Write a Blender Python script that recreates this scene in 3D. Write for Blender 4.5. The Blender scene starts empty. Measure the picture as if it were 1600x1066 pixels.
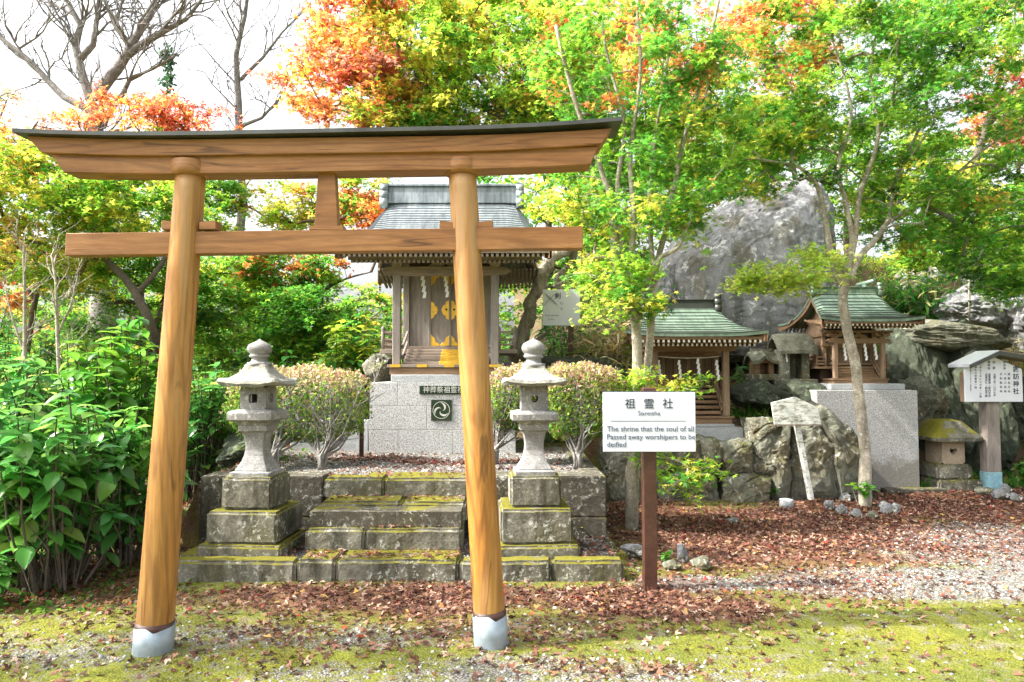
import bpy, bmesh, math, random
import numpy as np
from mathutils import Vector, Matrix, noise as mn
random.seed(7)
RNG = np.random.default_rng(7)
R = math.radians
S = bpy.context.scene
C = S.collection
# ---------------------------------------------------------------- camera
CAMZ, F, PITCH = 1.55, 1100.0, R(2.7)
cd = bpy.data.cameras.new('camera'); cam = bpy.data.objects.new('camera', cd); C.objects.link(cam)
cd.sensor_width = 36; cd.lens = 36*F/1600; cd.clip_start = .05; cd.clip_end = 600
cam.location = (0, 0, CAMZ); cam.rotation_euler = (R(90)+PITCH, 0, 0); S.camera = cam
# ---------------------------------------------------------------- sky, sun, exposure
SUN_EL, SUN_AZ = R(46), R(-80)      # azimuth measured from behind the camera (-Y) towards -X
sd = Vector((math.sin(SUN_AZ)*math.cos(SUN_EL), -math.cos(SUN_AZ)*math.cos(SUN_EL), math.sin(SUN_EL)))
w = bpy.data.worlds.new('World'); S.world = w; w.use_nodes = True
wn = w.node_tree; bg = wn.nodes['Background']
sky = wn.nodes.new('ShaderNodeTexSky'); sky.sky_type = 'NISHITA'; sky.sun_disc = False
sky.sun_elevation = SUN_EL; sky.sun_rotation = math.atan2(sd.x, sd.y)
sky.dust_density = 8; sky.air_density = 1.0; sky.ozone_density = .6
# thin bright cloud veil over the whole sky
tcw = wn.nodes.new('ShaderNodeTexCoord'); cl = wn.nodes.new('ShaderNodeTexNoise'); cl.inputs['Scale'].default_value = 2.2; cl.inputs['Detail'].default_value = 7
wn.links.new(tcw.outputs['Generated'], cl.inputs['Vector'])
cr = wn.nodes.new('ShaderNodeValToRGB'); cr.color_ramp.elements[0].position = .3; cr.color_ramp.elements[0].color = (.72, .72, .72, 1); cr.color_ramp.elements[1].position = .6; cr.color_ramp.elements[1].color = (1, 1, 1, 1)
wn.links.new(cl.outputs['Fac'], cr.inputs[0])
hsw = wn.nodes.new('ShaderNodeHueSaturation'); hsw.inputs['Saturation'].default_value = .22; hsw.inputs['Value'].default_value = 1.9
wn.links.new(sky.outputs[0], hsw.inputs['Color'])
mxw = wn.nodes.new('ShaderNodeMix'); mxw.data_type = 'RGBA'; wn.links.new(cr.outputs[0], mxw.inputs[0]); wn.links.new(sky.outputs[0], mxw.inputs[6]); wn.links.new(hsw.outputs[0], mxw.inputs[7])
wn.links.new(mxw.outputs[2], bg.inputs[0]); bg.inputs[1].default_value = .15
sl = bpy.data.lights.new('sun', 'SUN'); sl.energy = 5.0; sl.angle = R(.55); sl.color = (1, .93, .82)
so = bpy.data.objects.new('sun', sl); C.objects.link(so); so.rotation_euler = sd.to_track_quat('Z', 'Y').to_euler()
vs = S.view_settings; vs.view_transform = 'Standard'; vs.look = 'None'; vs.gamma = 1; vs.exposure = 1.1
S.cycles.max_bounces = 6; S.cycles.diffuse_bounces = 4; S.cycles.transmission_bounces = 4; S.cycles.transparent_max_bounces = 4

def W(px, py, Y):
    dx = (px-800)/F; dy = (533-py)/F
    cy = math.cos(PITCH)-dy*math.sin(PITCH); cz = math.sin(PITCH)+dy*math.cos(PITCH)
    t = Y/cy
    return Vector((dx*t, Y, CAMZ+cz*t))
def G(px, py, z=0):
    dx = (px-800)/F; dy = (533-py)/F
    cy = math.cos(PITCH)-dy*math.sin(PITCH); cz = math.sin(PITCH)+dy*math.cos(PITCH)
    t = (z-CAMZ)/cz
    return Vector((dx*t, cy*t, z))
def nz(x, y, z=0, s=1.): return mn.noise(Vector((x*s, y*s, z*s)))
def sst(a, b, x):
    t = min(1, max(0, (x-a)/(b-a))); return t*t*(3-2*t)

# ---------------------------------------------------------------- scene graph helpers
ORG = {}
def tag(o, label, cat, group=None, kind=None):
    if label: o['label'] = label
    if cat: o['category'] = cat
    if group: o['group'] = group
    if kind: o['kind'] = kind
    return o
def thing(name, label, cat, loc, group=None):
    o = bpy.data.objects.new(name, None); C.objects.link(o); o.location = loc; o.empty_display_size = .1
    ORG[o.name] = Vector(loc); return tag(o, label, cat, group)
def link_mesh(name, me, parent=None, loc=None):
    o = bpy.data.objects.new(name, me); C.objects.link(o)
    if parent: o.parent = parent; ORG[o.name] = ORG[parent.name]
    else:
        ORG[o.name] = Vector(loc or (0, 0, 0)); o.location = ORG[o.name]
    return o
class MB:
    """collects shapes given in world coordinates; build() links them as one mesh object"""
    def __init__(s): s.v = []; s.f = []; s.sm = []
    def add(s, v, f, smooth=False):
        n = len(s.v); s.v += [Vector(p) for p in v]; s.f += [tuple(i+n for i in q) for q in f]; s.sm += [smooth]*len(f)
        return s
    def box(s, c, d, rot=None, taper=1, tz=None):
        """c centre, d full size; rot Matrix; taper scales the top"""
        x, y, z = d[0]/2, d[1]/2, d[2]/2
        v = [Vector((sx*x*(taper if sz > 0 else 1), sy*y*(taper if sz > 0 else 1), sz*z)) for sz in (-1, 1) for sy in (-1, 1) for sx in (-1, 1)]
        if rot: v = [rot @ p for p in v]
        v = [p+Vector(c) for p in v]
        return s.add(v, [(0, 2, 3, 1), (4, 5, 7, 6), (0, 1, 5, 4), (2, 6, 7, 3), (0, 4, 6, 2), (1, 3, 7, 5)])
    def bx(s, x0, x1, y0, y1, z0, z1): return s.box(((x0+x1)/2, (y0+y1)/2, (z0+z1)/2), (abs(x1-x0), abs(y1-y0), abs(z1-z0)))
    def bar(s, a, b, wd, ht):
        a = Vector(a); b = Vector(b); d = b-a; L = d.length; q = d.to_track_quat('Y', 'Z').to_matrix()
        return s.box((a+b)/2, (wd, L, ht), q)
    def tube(s, pts, rad, n=8, smooth=True, cap=True):
        pts = [Vector(p) for p in pts]
        if not hasattr(rad, '__len__'): rad = [rad]*len(pts)
        v = []; f = []; u = None
        for i, p in enumerate(pts):
            t = (pts[min(i+1, len(pts)-1)]-pts[max(i-1, 0)])
            if t.length < 1e-7: t = Vector((0, 0, 1))
            t.normalize()
            if u is None: u = t.orthogonal().normalized()
            else:
                u = u-t*u.dot(t)
                u = t.orthogonal().normalized() if u.length < 1e-5 else u.normalized()
            w_ = t.cross(u)
            for k in range(n):
                a = 2*math.pi*k/n; v.append(p+(u*math.cos(a)+w_*math.sin(a))*rad[i])
        for i in range(len(pts)-1):
            for k in range(n): f.append((i*n+k, i*n+(k+1) % n, (i+1)*n+(k+1) % n, (i+1)*n+k))
        if cap: f.append(tuple(range(n-1, -1, -1))); f.append(tuple(range((len(pts)-1)*n, len(pts)*n)))
        return s.add(v, f, smooth)
    def lathe(s, c, prof, n=20, smooth=True):
        v = []; f = []; c = Vector(c)
        for r, z in prof:
            for k in range(n):
                a = 2*math.pi*k/n; v.append(c+Vector((r*math.cos(a), r*math.sin(a), z)))
        for i in range(len(prof)-1):
            for k in range(n): f.append((i*n+k, i*n+(k+1) % n, (i+1)*n+(k+1) % n, (i+1)*n+k))
        f.append(tuple(range(n-1, -1, -1))); f.append(tuple(range((len(prof)-1)*n, len(prof)*n)))
        return s.add(v, f, smooth)
    def sq(s, c, prof, m=6, ex=6, up=0, rotz=0, smooth=False, flat=False):
        """rounded-square loft: prof rows (half width, z, [lift of the corners])"""
        v = []; f = []; n = 4*m*2; c = Vector(c)
        for row in prof:
            hw, z = row[0], row[1]; lift = row[2] if len(row) > 2 else 0
            for k in range(n):
                a = 2*math.pi*k/n + math.pi/4
                ca, sa = math.cos(a), math.sin(a)
                r = hw/((abs(ca)**ex+abs(sa)**ex)**(1/ex))
                cr = (r/hw-1)/(2**(.5)-1)
                x, y = r*ca, r*sa
                x, y = x*math.cos(rotz)-y*math.sin(rotz), x*math.sin(rotz)+y*math.cos(rotz)
                v.append(c+Vector((x, y, z+lift*max(0, cr)**2)))
        for i in range(len(prof)-1):
            for k in range(n): f.append((i*n+k, i*n+(k+1) % n, (i+1)*n+(k+1) % n, (i+1)*n+k))
        f.append(tuple(range(n-1, -1, -1))); f.append(tuple(range((len(prof)-1)*n, len(prof)*n)))
        return s.add(v, f, smooth)
    def prism(s, poly, y0, y1, M4=None):
        """poly = list of (x,z), extruded in y"""
        n = len(poly); v = [Vector((x, y0, z)) for x, z in poly]+[Vector((x, y1, z)) for x, z in poly]
        if M4: v = [M4 @ p for p in v]
        f = [tuple(range(n)), tuple(range(2*n-1, n-1, -1))]+[(i, i+n, (i+1) % n+n, (i+1) % n) for i in range(n)]
        return s.add(v, f)
    def build(s, name, mat, parent=None, loc=None, bevel=0, segs=1, rough=0, rs=8):
        o0 = ORG[parent.name] if parent else Vector(loc or (0, 0, 0))
        vv = s.v
        me = bpy.data.meshes.new(name)
        if rough:
            vv = [p+mn.noise_vector(p*rs)*rough for p in vv]
        me.from_pydata([tuple(p-o0) for p in vv], [], s.f)
        me.polygons.foreach_set('use_smooth', s.sm)
        me.materials.append(mat)
        bm = bmesh.new(); bm.from_mesh(me); bmesh.ops.recalc_face_normals(bm, faces=bm.faces)
        if bevel:
            es = [e for e in bm.edges if len(e.link_faces) == 2 and e.calc_face_angle(0) > .6]
            bmesh.ops.bevel(bm, geom=es, offset=bevel, segments=segs, affect='EDGES', clamp_overlap=True)
        if rough and len(s.v) <= 40:
            for _ in range(4):
                es = [e for e in bm.edges if e.calc_length() > .055]
                if not es or len(bm.faces) > 4000: break
                bmesh.ops.subdivide_edges(bm, edges=es, cuts=1, use_grid_fill=True)
            for q in bm.verts:
                w_ = q.co+o0
                q.co += mn.noise_vector(w_*6)*rough*1.0+mn.noise_vector(w_*22)*rough*.45
                # chipped arrises
            bm.normal_update()
        bm.to_mesh(me); bm.free(); me.update()
        return link_mesh(name, me, parent, loc)

# ---------------------------------------------------------------- materials
class NT:
    def __init__(s, name):
        s.m = bpy.data.materials.new(name); s.m.use_nodes = True; s.t = s.m.node_tree; s.t.nodes.clear()
        s.out = s.t.nodes.new('ShaderNodeOutputMaterial')
    def n(s, typ, **kw):
        x = s.t.nodes.new(typ)
        for k, v in kw.items():
            if k.startswith('_'): setattr(x, k[1:], v)
            else: x.inputs[k.replace('__', ' ')].default_value = v
        return x
    def l(s, a, b): s.t.links.new(a, b)
    def ramp(s, fac, stops, interp='LINEAR'):
        r = s.t.nodes.new('ShaderNodeValToRGB'); r.color_ramp.interpolation = interp
        e = r.color_ramp.elements
        while len(e) < len(stops): e.new(.5)
        for q, (p, c) in zip(e, stops): q.position = p; q.color = (*c, 1) if len(c) == 3 else c
        s.l(fac, r.inputs[0]); return r.outputs[0]
    def mix(s, fac, a, b, mode='MIX'):
        x = s.t.nodes.new('ShaderNodeMix'); x.data_type = 'RGBA'; x.blend_type = mode
        for sock, v in ((x.inputs[0], fac), (x.inputs[6], a), (x.inputs[7], b)):
            if hasattr(v, 'is_output'): s.l(v, sock)
            elif isinstance(v, (int, float)): sock.default_value = v
            else: sock.default_value = (*v, 1)
        return x.outputs[2]
    def math(s, op, a, b=0., c=None):
        x = s.t.nodes.new('ShaderNodeMath'); x.operation = op; x.use_clamp = op in ('MULTIPLY_ADD',)
        for i, v in enumerate((a, b) if c is None else (a, b, c)):
            if hasattr(v, 'is_output'): s.l(v, x.inputs[i])
            else: x.inputs[i].default_value = v
        return x.outputs[0]
    def noise(s, vec, scale, detail=6, rough=.6, dist=0):
        x = s.n('ShaderNodeTexNoise', Scale=scale, Detail=detail, Roughness=rough, Distortion=dist); s.l(vec, x.inputs['Vector']); return x.outputs['Fac']
    def coords(s, stretch=(1, 1, 1), kind='Object'):
        tc = s.n('ShaderNodeTexCoord'); mp = s.n('ShaderNodeMapping'); mp.inputs['Scale'].default_value = stretch
        s.l(tc.outputs[kind], mp.inputs['Vector']); return mp.outputs[0]
    def finish(s, col, rough=.8, spec=.3, metal=0, height=None, bump=.3, bdist=.02, transl=None):
        p = s.n('ShaderNodeBsdfPrincipled'); p.inputs['Metallic'].default_value = metal; p.inputs['Specular IOR Level'].default_value = spec
        if hasattr(rough, 'is_output'): s.l(rough, p.inputs['Roughness'])
        else: p.inputs['Roughness'].default_value = rough
        if hasattr(col, 'is_output'): s.l(col, p.inputs['Base Color'])
        else: p.inputs['Base Color'].default_value = (*col, 1)
        if height is not None:
            b = s.n('ShaderNodeBump', Strength=bump, Distance=bdist); s.l(height, b.inputs['Height']); s.l(b.outputs[0], p.inputs['Normal'])
        s.l(p.outputs[0], s.out.inputs[0]); s.p = p
        return s.m

def stone(name, dark, light, scale=6, moss=0, mosscol=(.16, .17, .015), lichen=0, lichcol=(.55, .56, .5), topmoss=0, bump=.6, fine=60, brown=None, stain=0):
    t = NT(name); v = t.coords()
    n1 = t.noise(v, scale, 8, .65); n2 = t.noise(v, fine, 4, .7); n3 = t.noise(v, scale*.35, 4, .5)
    col = t.ramp(n1, [(.3, dark), (.7, light)])
    col = t.mix(.5, col, t.ramp(n2, [(.25, tuple(c*.45 for c in dark)), (.5, tuple((a+b)/2 for a, b in zip(dark, light))), (.75, tuple(min(1, c*1.25) for c in light))]))
    if brown: col = t.mix(t.ramp(n3, [(.5, (0, 0, 0)), (.65, (.7,)*3)]), col, brown)
    if stain:
        sv = t.coords((3.2, 3.2, .55)); s1 = t.noise(sv, 1.6, 6, .65); s2 = t.noise(v, 2.1, 5, .6)
        col = t.mix(t.ramp(s1, [(.46, (0,)*3), (.62, (stain,)*3)]), col, (.028, .027, .016))
        col = t.mix(t.ramp(s2, [(.5, (0,)*3), (.64, (stain*.8,)*3)]), col, (.10, .09, .045))
    if lichen:
        m = t.ramp(t.noise(v, lichen*.9, 9, .72, .6), [(.545, (0, 0, 0)), (.60, (.8,)*3)])
        m2 = t.ramp(t.noise(v, scale*.5, 5, .6), [(.44, (.12,)*3), (.60, (1, 1, 1))])
        col = t.mix(t.mix(1, m, m2, 'MULTIPLY'), col, lichcol)
    if moss or topmoss:
        g = t.n('ShaderNodeNewGeometry'); sep = t.n('ShaderNodeSeparateXYZ'); t.l(g.outputs['Normal'], sep.inputs[0])
        up = t.math('MULTIPLY', sep.outputs[2], topmoss)
        k = t.math('ADD', t.math('ADD', up, t.math('MULTIPLY', t.math('SUBTRACT', n3, .5), 2.6)), t.math('MULTIPLY', t.math('SUBTRACT', n1, .5), 1.6))
        k = t.math('ADD', k, moss-.5)
        mk = t.ramp(k, [(.35, (0, 0, 0)), (.55, (1, 1, 1))])
        mc = t.mix(t.noise(v, 25, 5, .8), tuple(c*.3 for c in mosscol), tuple(c*1.5 for c in mosscol))
        col = t.mix(mk, col, mc)
    h = t.math('ADD', t.math('ADD', n1, t.math('MULTIPLY', n3, 1.5)), t.math('MULTIPLY', n2, .4))
    return t.finish(col, .9, .2, height=h, bump=bump, bdist=.02)

def granite(name, base=.5, stain=False):
    t = NT(name); v = t.coords()
    a = t.noise(v, 150, 2, .6); b = t.noise(v, 60, 3, .7)
    col = t.ramp(a, [(.36, (.07, .07, .07)), (.46, (base*.62,)*3), (.56, (base*.98, base, base*1.0)), (.68, (min(.85, base*1.5),)*3)])
    col = t.mix(.35, col, t.ramp(b, [(.4, (.14, .14, .14)), (.6, (base*1.1,)*3)]))
    if stain:
        sp = t.n('ShaderNodeSeparateXYZ'); t.l(v, sp.inputs[0])
        k = t.math('ADD', t.math('MULTIPLY', sp.outputs[2], 1.1), t.math('MULTIPLY', t.noise(v, 3, 5), .9))
        col = t.mix(t.ramp(k, [(.76, (.62,)*3), (.92, (0, 0, 0))]), col, (.10, .085, .055))
    return t.finish(col, .75, .3, height=a, bump=.15, bdist=.004)

def wood(name, c1, c2, c3, axis='z', sc=1, rough=.6, grey=None, knots=True, bump=.25, spec=.3, rings=0, split=0):
    st = {'x': (.7, 9, 9), 'y': (9, .7, 9), 'z': (9, 9, .7)}[axis]
    t = NT(name); v = t.coords(tuple(q*sc for q in st)); vo = t.coords()
    n1 = t.noise(v, 1.3, 8, .62, .9); n2 = t.noise(v, 7, 6, .7, .3); big = t.noise(vo, 1.6, 4)
    col = t.ramp(n1, [(.3, c1), (.5, c2), (.72, c3)])
    if rings:
        lo = t.noise(t.coords(tuple(q*sc*.42 for q in st)), 1.0, 2.5, .45, .4)
        g = t.math('SINE', t.math('MULTIPLY', lo, rings))
        col = t.mix(t.ramp(g, [(.2, (0,)*3), (.95, (.6,)*3)]), col, tuple(c*.62 for c in c1))
    col = t.mix(t.ramp(n2, [(.35, (.55,)*3), (.62, (0,)*3)]), col, tuple(c*.45 for c in c1))
    col = t.mix(t.ramp(big, [(.35, (.0,)*3), (.75, (.5,)*3)]), col, c3)
    if grey: col = t.mix(t.ramp(t.noise(v, .9, 5, .6, .5), [(.5, (0,)*3), (.68, (.75,)*3)]), col, grey)
    if split:
        sn = t.math('ABSOLUTE', t.math('SUBTRACT', t.noise(t.coords(tuple(q*sc*(.8 if q > 1 else .5) for q in st)), 1.0, 3, .5, .2), .5))
        sm = t.mix(1, t.ramp(sn, [(.004, (split,)*3), (.010, (0,)*3)]), t.ramp(t.noise(vo, 2.4, 2), [(.5, (0,)*3), (.56, (1,)*3)]), 'MULTIPLY')
        col = t.mix(sm, col, (.03, .012, .006))
        dk = t.ramp(t.noise(t.coords(tuple(q**.5 for q in st)), 1.7, 5, .6), [(.52, (0,)*3), (.8, (.3,)*3)]); col = t.mix(dk, col, tuple(c*.8 for c in c1))
    if knots:
        k = t.n('ShaderNodeTexVoronoi', Scale=2.2); t.l(t.coords(tuple(q**.35 for q in st)), k.inputs['Vector'])
        col = t.mix(t.ramp(k.outputs['Distance'], [(.018, (.85,)*3), (.042, (0,)*3)]), col, (.05, .02, .008))
    return t.finish(col, rough, spec, height=t.math('ADD', n1, n2), bump=bump, bdist=.01)

def flat(name, col, rough=.6, spec=.3, metal=0, vary=.25, scale=8, bump=.1):
    t = NT(name); v = t.coords(); n = t.noise(v, scale, 6, .65)
    c = t.ramp(n, [(.3, tuple(q*(1-vary) for q in col)), (.7, tuple(min(1, q*(1+vary)) for q in col))])
    return t.finish(c, rough, spec, metal, height=n, bump=bump, bdist=.01)

def leafmat(name, tr=.58, rough=.5, spec=.25):
    t = NT(name); a = t.n('ShaderNodeAttribute'); a.attribute_name = 'Col'
    g = t.n('ShaderNodeNewGeometry'); hs = t.n('ShaderNodeHueSaturation')
    t.l(a.outputs['Color'], hs.inputs['Color'])
    t.l(t.math('ADD', t.math('MULTIPLY', g.outputs['Random Per Island'], .75), .6), hs.inputs['Value'])
    t.l(t.math('ADD', t.math('MULTIPLY', g.outputs['Random Per Island'], .02), .49), hs.inputs['Hue'])
    p = t.n('ShaderNodeBsdfPrincipled', Roughness=rough); p.inputs['Specular IOR Level'].default_value = spec
    t.l(hs.outputs[0], p.inputs['Base Color'])
    tl = t.n('ShaderNodeBsdfTranslucent'); h2 = t.n('ShaderNodeHueSaturation', Value=1.5, Saturation=1.0); t.l(hs.outputs[0], h2.inputs['Color']); t.l(h2.outputs[0], tl.inputs[0])
    mx = t.n('ShaderNodeMixShader'); mx.inputs[0].default_value = tr
    t.l(p.outputs[0], mx.inputs[1]); t.l(tl.outputs[0], mx.inputs[2]); t.l(mx.outputs[0], t.out.inputs[0]); return t.m

MAT = dict(
    leaf=leafmat('leaf'), leafbig=leafmat('broad leaf', .48, .32, .45), litter=leafmat('dry leaf', .12, .7, .2),
    torii=wood('torii log', (.27, .10, .02), (.42, .185, .036), (.48, .265, .075), 'z', .8, rings=85, rough=.5, spec=.4, grey=(.42, .27, .13), split=.5, knots=False),
    toriib=wood('torii beam', (.24, .10, .034), (.33, .15, .052), (.40, .205, .085), 'x', .8, rings=80, rough=.5, split=.6),
    copper=flat('dark copper', (.06, .065, .06), .45, .5, .3, .35, 5),
    zinc=flat('zinc shoe', (.30, .36, .40), .5, .5, .5, .25, 12),
    greywood=wood('weathered wood', (.14, .12, .105), (.225, .195, .175), (.31, .28, .25), 'z', 2.2, .8, knots=False),
    greywoodx=wood('weathered wood sideways', (.15, .115, .09), (.24, .19, .15), (.34, .28, .23), 'x', 2.2, .8, knots=False),
    brownwood=wood('brown old wood', (.13, .075, .04), (.22, .135, .075), (.32, .21, .13), 'x', 2.2, .8, knots=False),
    brownwoodz=wood('brown old wood upright', (.14, .085, .05), (.24, .16, .10), (.34, .25, .17), 'z', 2.2, .8, knots=False),
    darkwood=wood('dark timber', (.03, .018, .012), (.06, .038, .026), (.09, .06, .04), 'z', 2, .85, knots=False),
    gold=flat('gilt metal', (.75, .46, .06), .38, .5, .55, .2, 20),
    paper=flat('white paper', (.85, .85, .86), .7, .2, 0, .04),
    white=flat('white paint', (.60, .63, .70), .35, .5, 0, .05, 3, .02),
    blue=flat('light blue paint', (.20, .36, .42), .6, .3, 0, .25, 20),
    ink=flat('ink', (.015, .025, .05), .6, .3, 0, .1), inkg=flat('faded ink', (.085, .115, .17), .6, .3, 0, .2),
    brownpaint=flat('brown paint', (.062, .026, .018), .4, .45, 0, .4, 14),
    blackstone=flat('polished black stone', (.015, .03, .022), .18, .6, 0, .3), etched=flat('etched white', (.45, .47, .42), .7),
    rendpaint=flat('cut end paint', (.72, .66, .58), .7, .2),
    stone=stone('lantern stone', (.14, .135, .135), (.37, .365, .36), 9, lichen=22, topmoss=.22, moss=-.25, mosscol=(.17, .17, .06), fine=80, stain=.3),
    roofstone=stone('lantern roof stone', (.12, .12, .10), (.38, .375, .33), 10, lichen=18, topmoss=.3, moss=-.15, mosscol=(.20, .19, .06), fine=60),
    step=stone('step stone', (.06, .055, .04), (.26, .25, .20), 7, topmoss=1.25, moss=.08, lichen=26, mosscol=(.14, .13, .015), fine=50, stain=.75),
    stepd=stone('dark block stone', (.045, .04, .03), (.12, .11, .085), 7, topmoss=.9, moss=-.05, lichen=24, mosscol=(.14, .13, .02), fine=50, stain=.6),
    granite=granite('granite', .52), granite2=granite('granite stained', .44, True), graniteg=stone('grey slab', (.25, .26, .27), (.40, .42, .43), 8, moss=-.2, topmoss=.3),
    joint=flat('mortar', (.62, .62, .6), .9, .1),
    rock=stone('rough rock', (.05, .052, .036), (.23, .235, .185), 5, moss=.16, topmoss=.5, mosscol=(.09, .11, .03), lichen=14, bump=1.0, stain=.55, brown=(.15, .12, .07)),
    rockdark=stone('dark mossy rock', (.025, .03, .022), (.085, .10, .07), 2.6, moss=.2, topmoss=.35, mosscol=(.06, .09, .025), lichen=11, lichcol=(.20, .24, .17), bump=1.0),
    rockgrey=stone('big grey rock', (.12, .122, .132), (.29, .295, .31), 6, moss=-.2, lichen=8, bump=1.0, stain=.5, brown=(.16, .15, .13), lichcol=(.6, .61, .6)),
    bark=stone('pale bark', (.12, .10, .07), (.52, .47, .38), 9, moss=.02, stain=.45, mosscol=(.15, .17, .06), lichen=18, lichcol=(.62, .6, .52), fine=40),
    barkd=stone('dark bark', (.06, .05, .04), (.17, .14, .11), 8, moss=.0, mosscol=(.10, .11, .05), fine=40),
    barkg=stone('grey bark', (.10, .095, .09), (.30, .28, .26), 7, lichen=9, lichcol=(.4, .42, .36), fine=40),
)
def roofmat(name, a, b, c):
    t = NT(name); v = t.coords(); st = t.coords((1, 1, 1))
    n = t.noise(v, 3, 6); n2 = t.noise(t.coords((14, 2.5, 2.5)), 1.5, 5)
    col = t.ramp(n2, [(.3, a), (.5, b), (.7, c)]); col = t.mix(t.ramp(n, [(.45, (0,)*3), (.7, (.6,)*3)]), col, tuple(q*.55 for q in a))
    return t.finish(col, .42, .5, .35, height=n2, bump=.15, bdist=.01)
MAT['seamb'] = flat('grey seam', (.11, .13, .14), .5, .5, .3, .3, 6)
MAT['roofg'] = roofmat('green copper sheet', (.12, .195, .15), (.21, .30, .235), (.30, .40, .32))
MAT['roofb'] = roofmat('grey blue copper sheet', (.13, .155, .17), (.25, .29, .31), (.40, .44, .46))

def text_mesh(items, name, mat, parent, depth=.0015, offs=0):
    """items: (string, world pos of its centre/left, size, align, direction 'h'/'v'); faces -Y"""
    vs_, fs_ = [], []
    for s, pos, size, al, dr in items:
        cu = bpy.data.curves.new('t', 'FONT'); cu.body = s if dr == 'h' else '\n'.join(s); cu.size = size; cu.extrude = depth; cu.offset = offs
        cu.align_x = al; cu.align_y = 'CENTER' if dr == 'h' else 'TOP'; cu.resolution_u = 3
        if dr == 'v': cu.space_line = .92
        o = bpy.data.objects.new('t', cu); C.objects.link(o)
        dg = bpy.context.evaluated_depsgraph_get(); me = bpy.data.meshes.new_from_object(o.evaluated_get(dg))
        M_ = Matrix.Translation(Vector(pos)) @ Matrix.Rotation(R(90), 4, 'X')
        n = len(vs_); vs_ += [M_ @ q.co for q in me.vertices]; fs_ += [tuple(i+n for i in p.vertices) for p in me.polygons]
        bpy.data.objects.remove(o); bpy.data.curves.remove(cu); bpy.data.meshes.remove(me)
    o0 = ORG[parent.name]; me = bpy.data.meshes.new(name); me.from_pydata([tuple(q-o0) for q in vs_], [], fs_); me.materials.append(mat); me.update()
    return link_mesh(name, me, parent)
# ================================================================ terrain
RX0 = .95                                     # the hillside starts right of this
def terr(x, y):
    h = .02*nz(x, y, 0, .7)+.008*nz(x, y, 5, 3)
    # terrace behind the boulder wall on the right
    if x > RX0-.6:
        k = sst(RX0-.6, RX0+.3, x)
        wall = 9.0 if x < 5.4 else 10.3
        a = sst(5.2, 6.0, x); b_ = sst(3.95, 4.1, x); wall = 9.0*(1-b_)+10.0*b_; wall = wall*(1-a)+10.6*a
        t1 = sst(wall, wall+.35, y)*.92
        t2 = max(0, y-11.0)*.62*sst(10.6, 12.5, y)
        t2 = t2 if t2 < 3.2 else 3.2+(t2-3.2)*.25
        h += k*(t1+t2+.12*nz(x, y, 2, .9)*sst(wall, wall+1, y))
    # court of the main shrine
    kx = sst(-3.1, -2.75, x)*(1-sst(.72, .9, x))
    if y > 6.3: h = h*(1-kx)+.63*kx*sst(6.25, 6.4, y)+kx*(.03*nz(x, y, 3, 1.5))
    # lower ledge between kerb and court
    if 5.40 < y < 6.3 and -2.6 < x < .85: h = .115+.02*nz(x, y, 1, 4)
    # left side: bank rising gently under the hydrangeas
    kl = sst(-2.6, -4.2, x)
    h += kl*sst(4.6, 8, y)*.35 + (kl*.1*nz(x, y, 7, .8))
    if x < -2.9: h += sst(-2.9, -3.3, x)*sst(6.5, 10, y)*.25
    if y > 14 and x <= RX0: h -= min(1.0, (y-14)*.10)*(1-sst(-1, RX0, x))
    return h
def leafy(x, y):
    """how thick the fallen leaves lie, 0..1"""
    d = 0
    def blob(cx, cy, rx, ry, s=1.):
        q = ((x-cx)/rx)**2+((y-cy)/ry)**2
        return s*max(0, 1-q) if q < 1.0 else 0
    n = .5+.5*nz(x, y, 11, 1.3)
    d = max(d, blob(-.95, 4.95, 1.75, .50, 1.3), blob(-1.5, 4.9, 1.9, .55, .6), blob(.75, 4.9, .8, .45, 1.1), blob(1.2, 4.75, .9, .35, .9))
    d = max(d, blob(2.0, 6.9, 1.5, 1.9, 1.3), blob(3.2, 7.4, 1.9, 1.4, 1.3), blob(4.6, 8.4, 2.4, 1.3, 1.3), blob(1.9, 5.9, .9, .7, .9), blob(7, 9.2, 2.5, 1.6, 1.1))
    d = max(d, blob(2.9, 5.95, 1.3, .35, .7), blob(3.6, 6.4, 1.3, .22, .8), blob(1.6, 8, .9, 1.2, 1.), blob(-2.75, 5.6, .5, 1.1, .9), blob(-3.1, 6.4, .5, 1.5, 1))
    d = max(d, blob(-2.2, 4.6, .9, .6, .5), blob(.35, 3.8, .5, .22, .55), blob(.85, 3.75, .28, .15, .6), blob(-3.4, 5.4, 1.0, .9, .7))
    d = max(d, blob(-.7, 7.5, 1.2, .35, .9), blob(-.5, 6.9, 1.4, .3, .35), blob(-1.75, 7.9, .8, .5, .6))
    if y > 9.2 and x > 1: d = max(d, .75)
    d = max(d, blob(2.0, 5.2, 1.9, .9, .55), blob(-.5, 4.5, 3.0, .9, .5), blob(4.2, 6.6, 2.6, 1.3, .5), blob(5, 4.6, 2.2, .5, .3))
    d = max(d, .12); d = max(d, .30*sst(-.6, -2.6, x)*(y < 5.2))
    return d*(.30+1.3*n)
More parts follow.
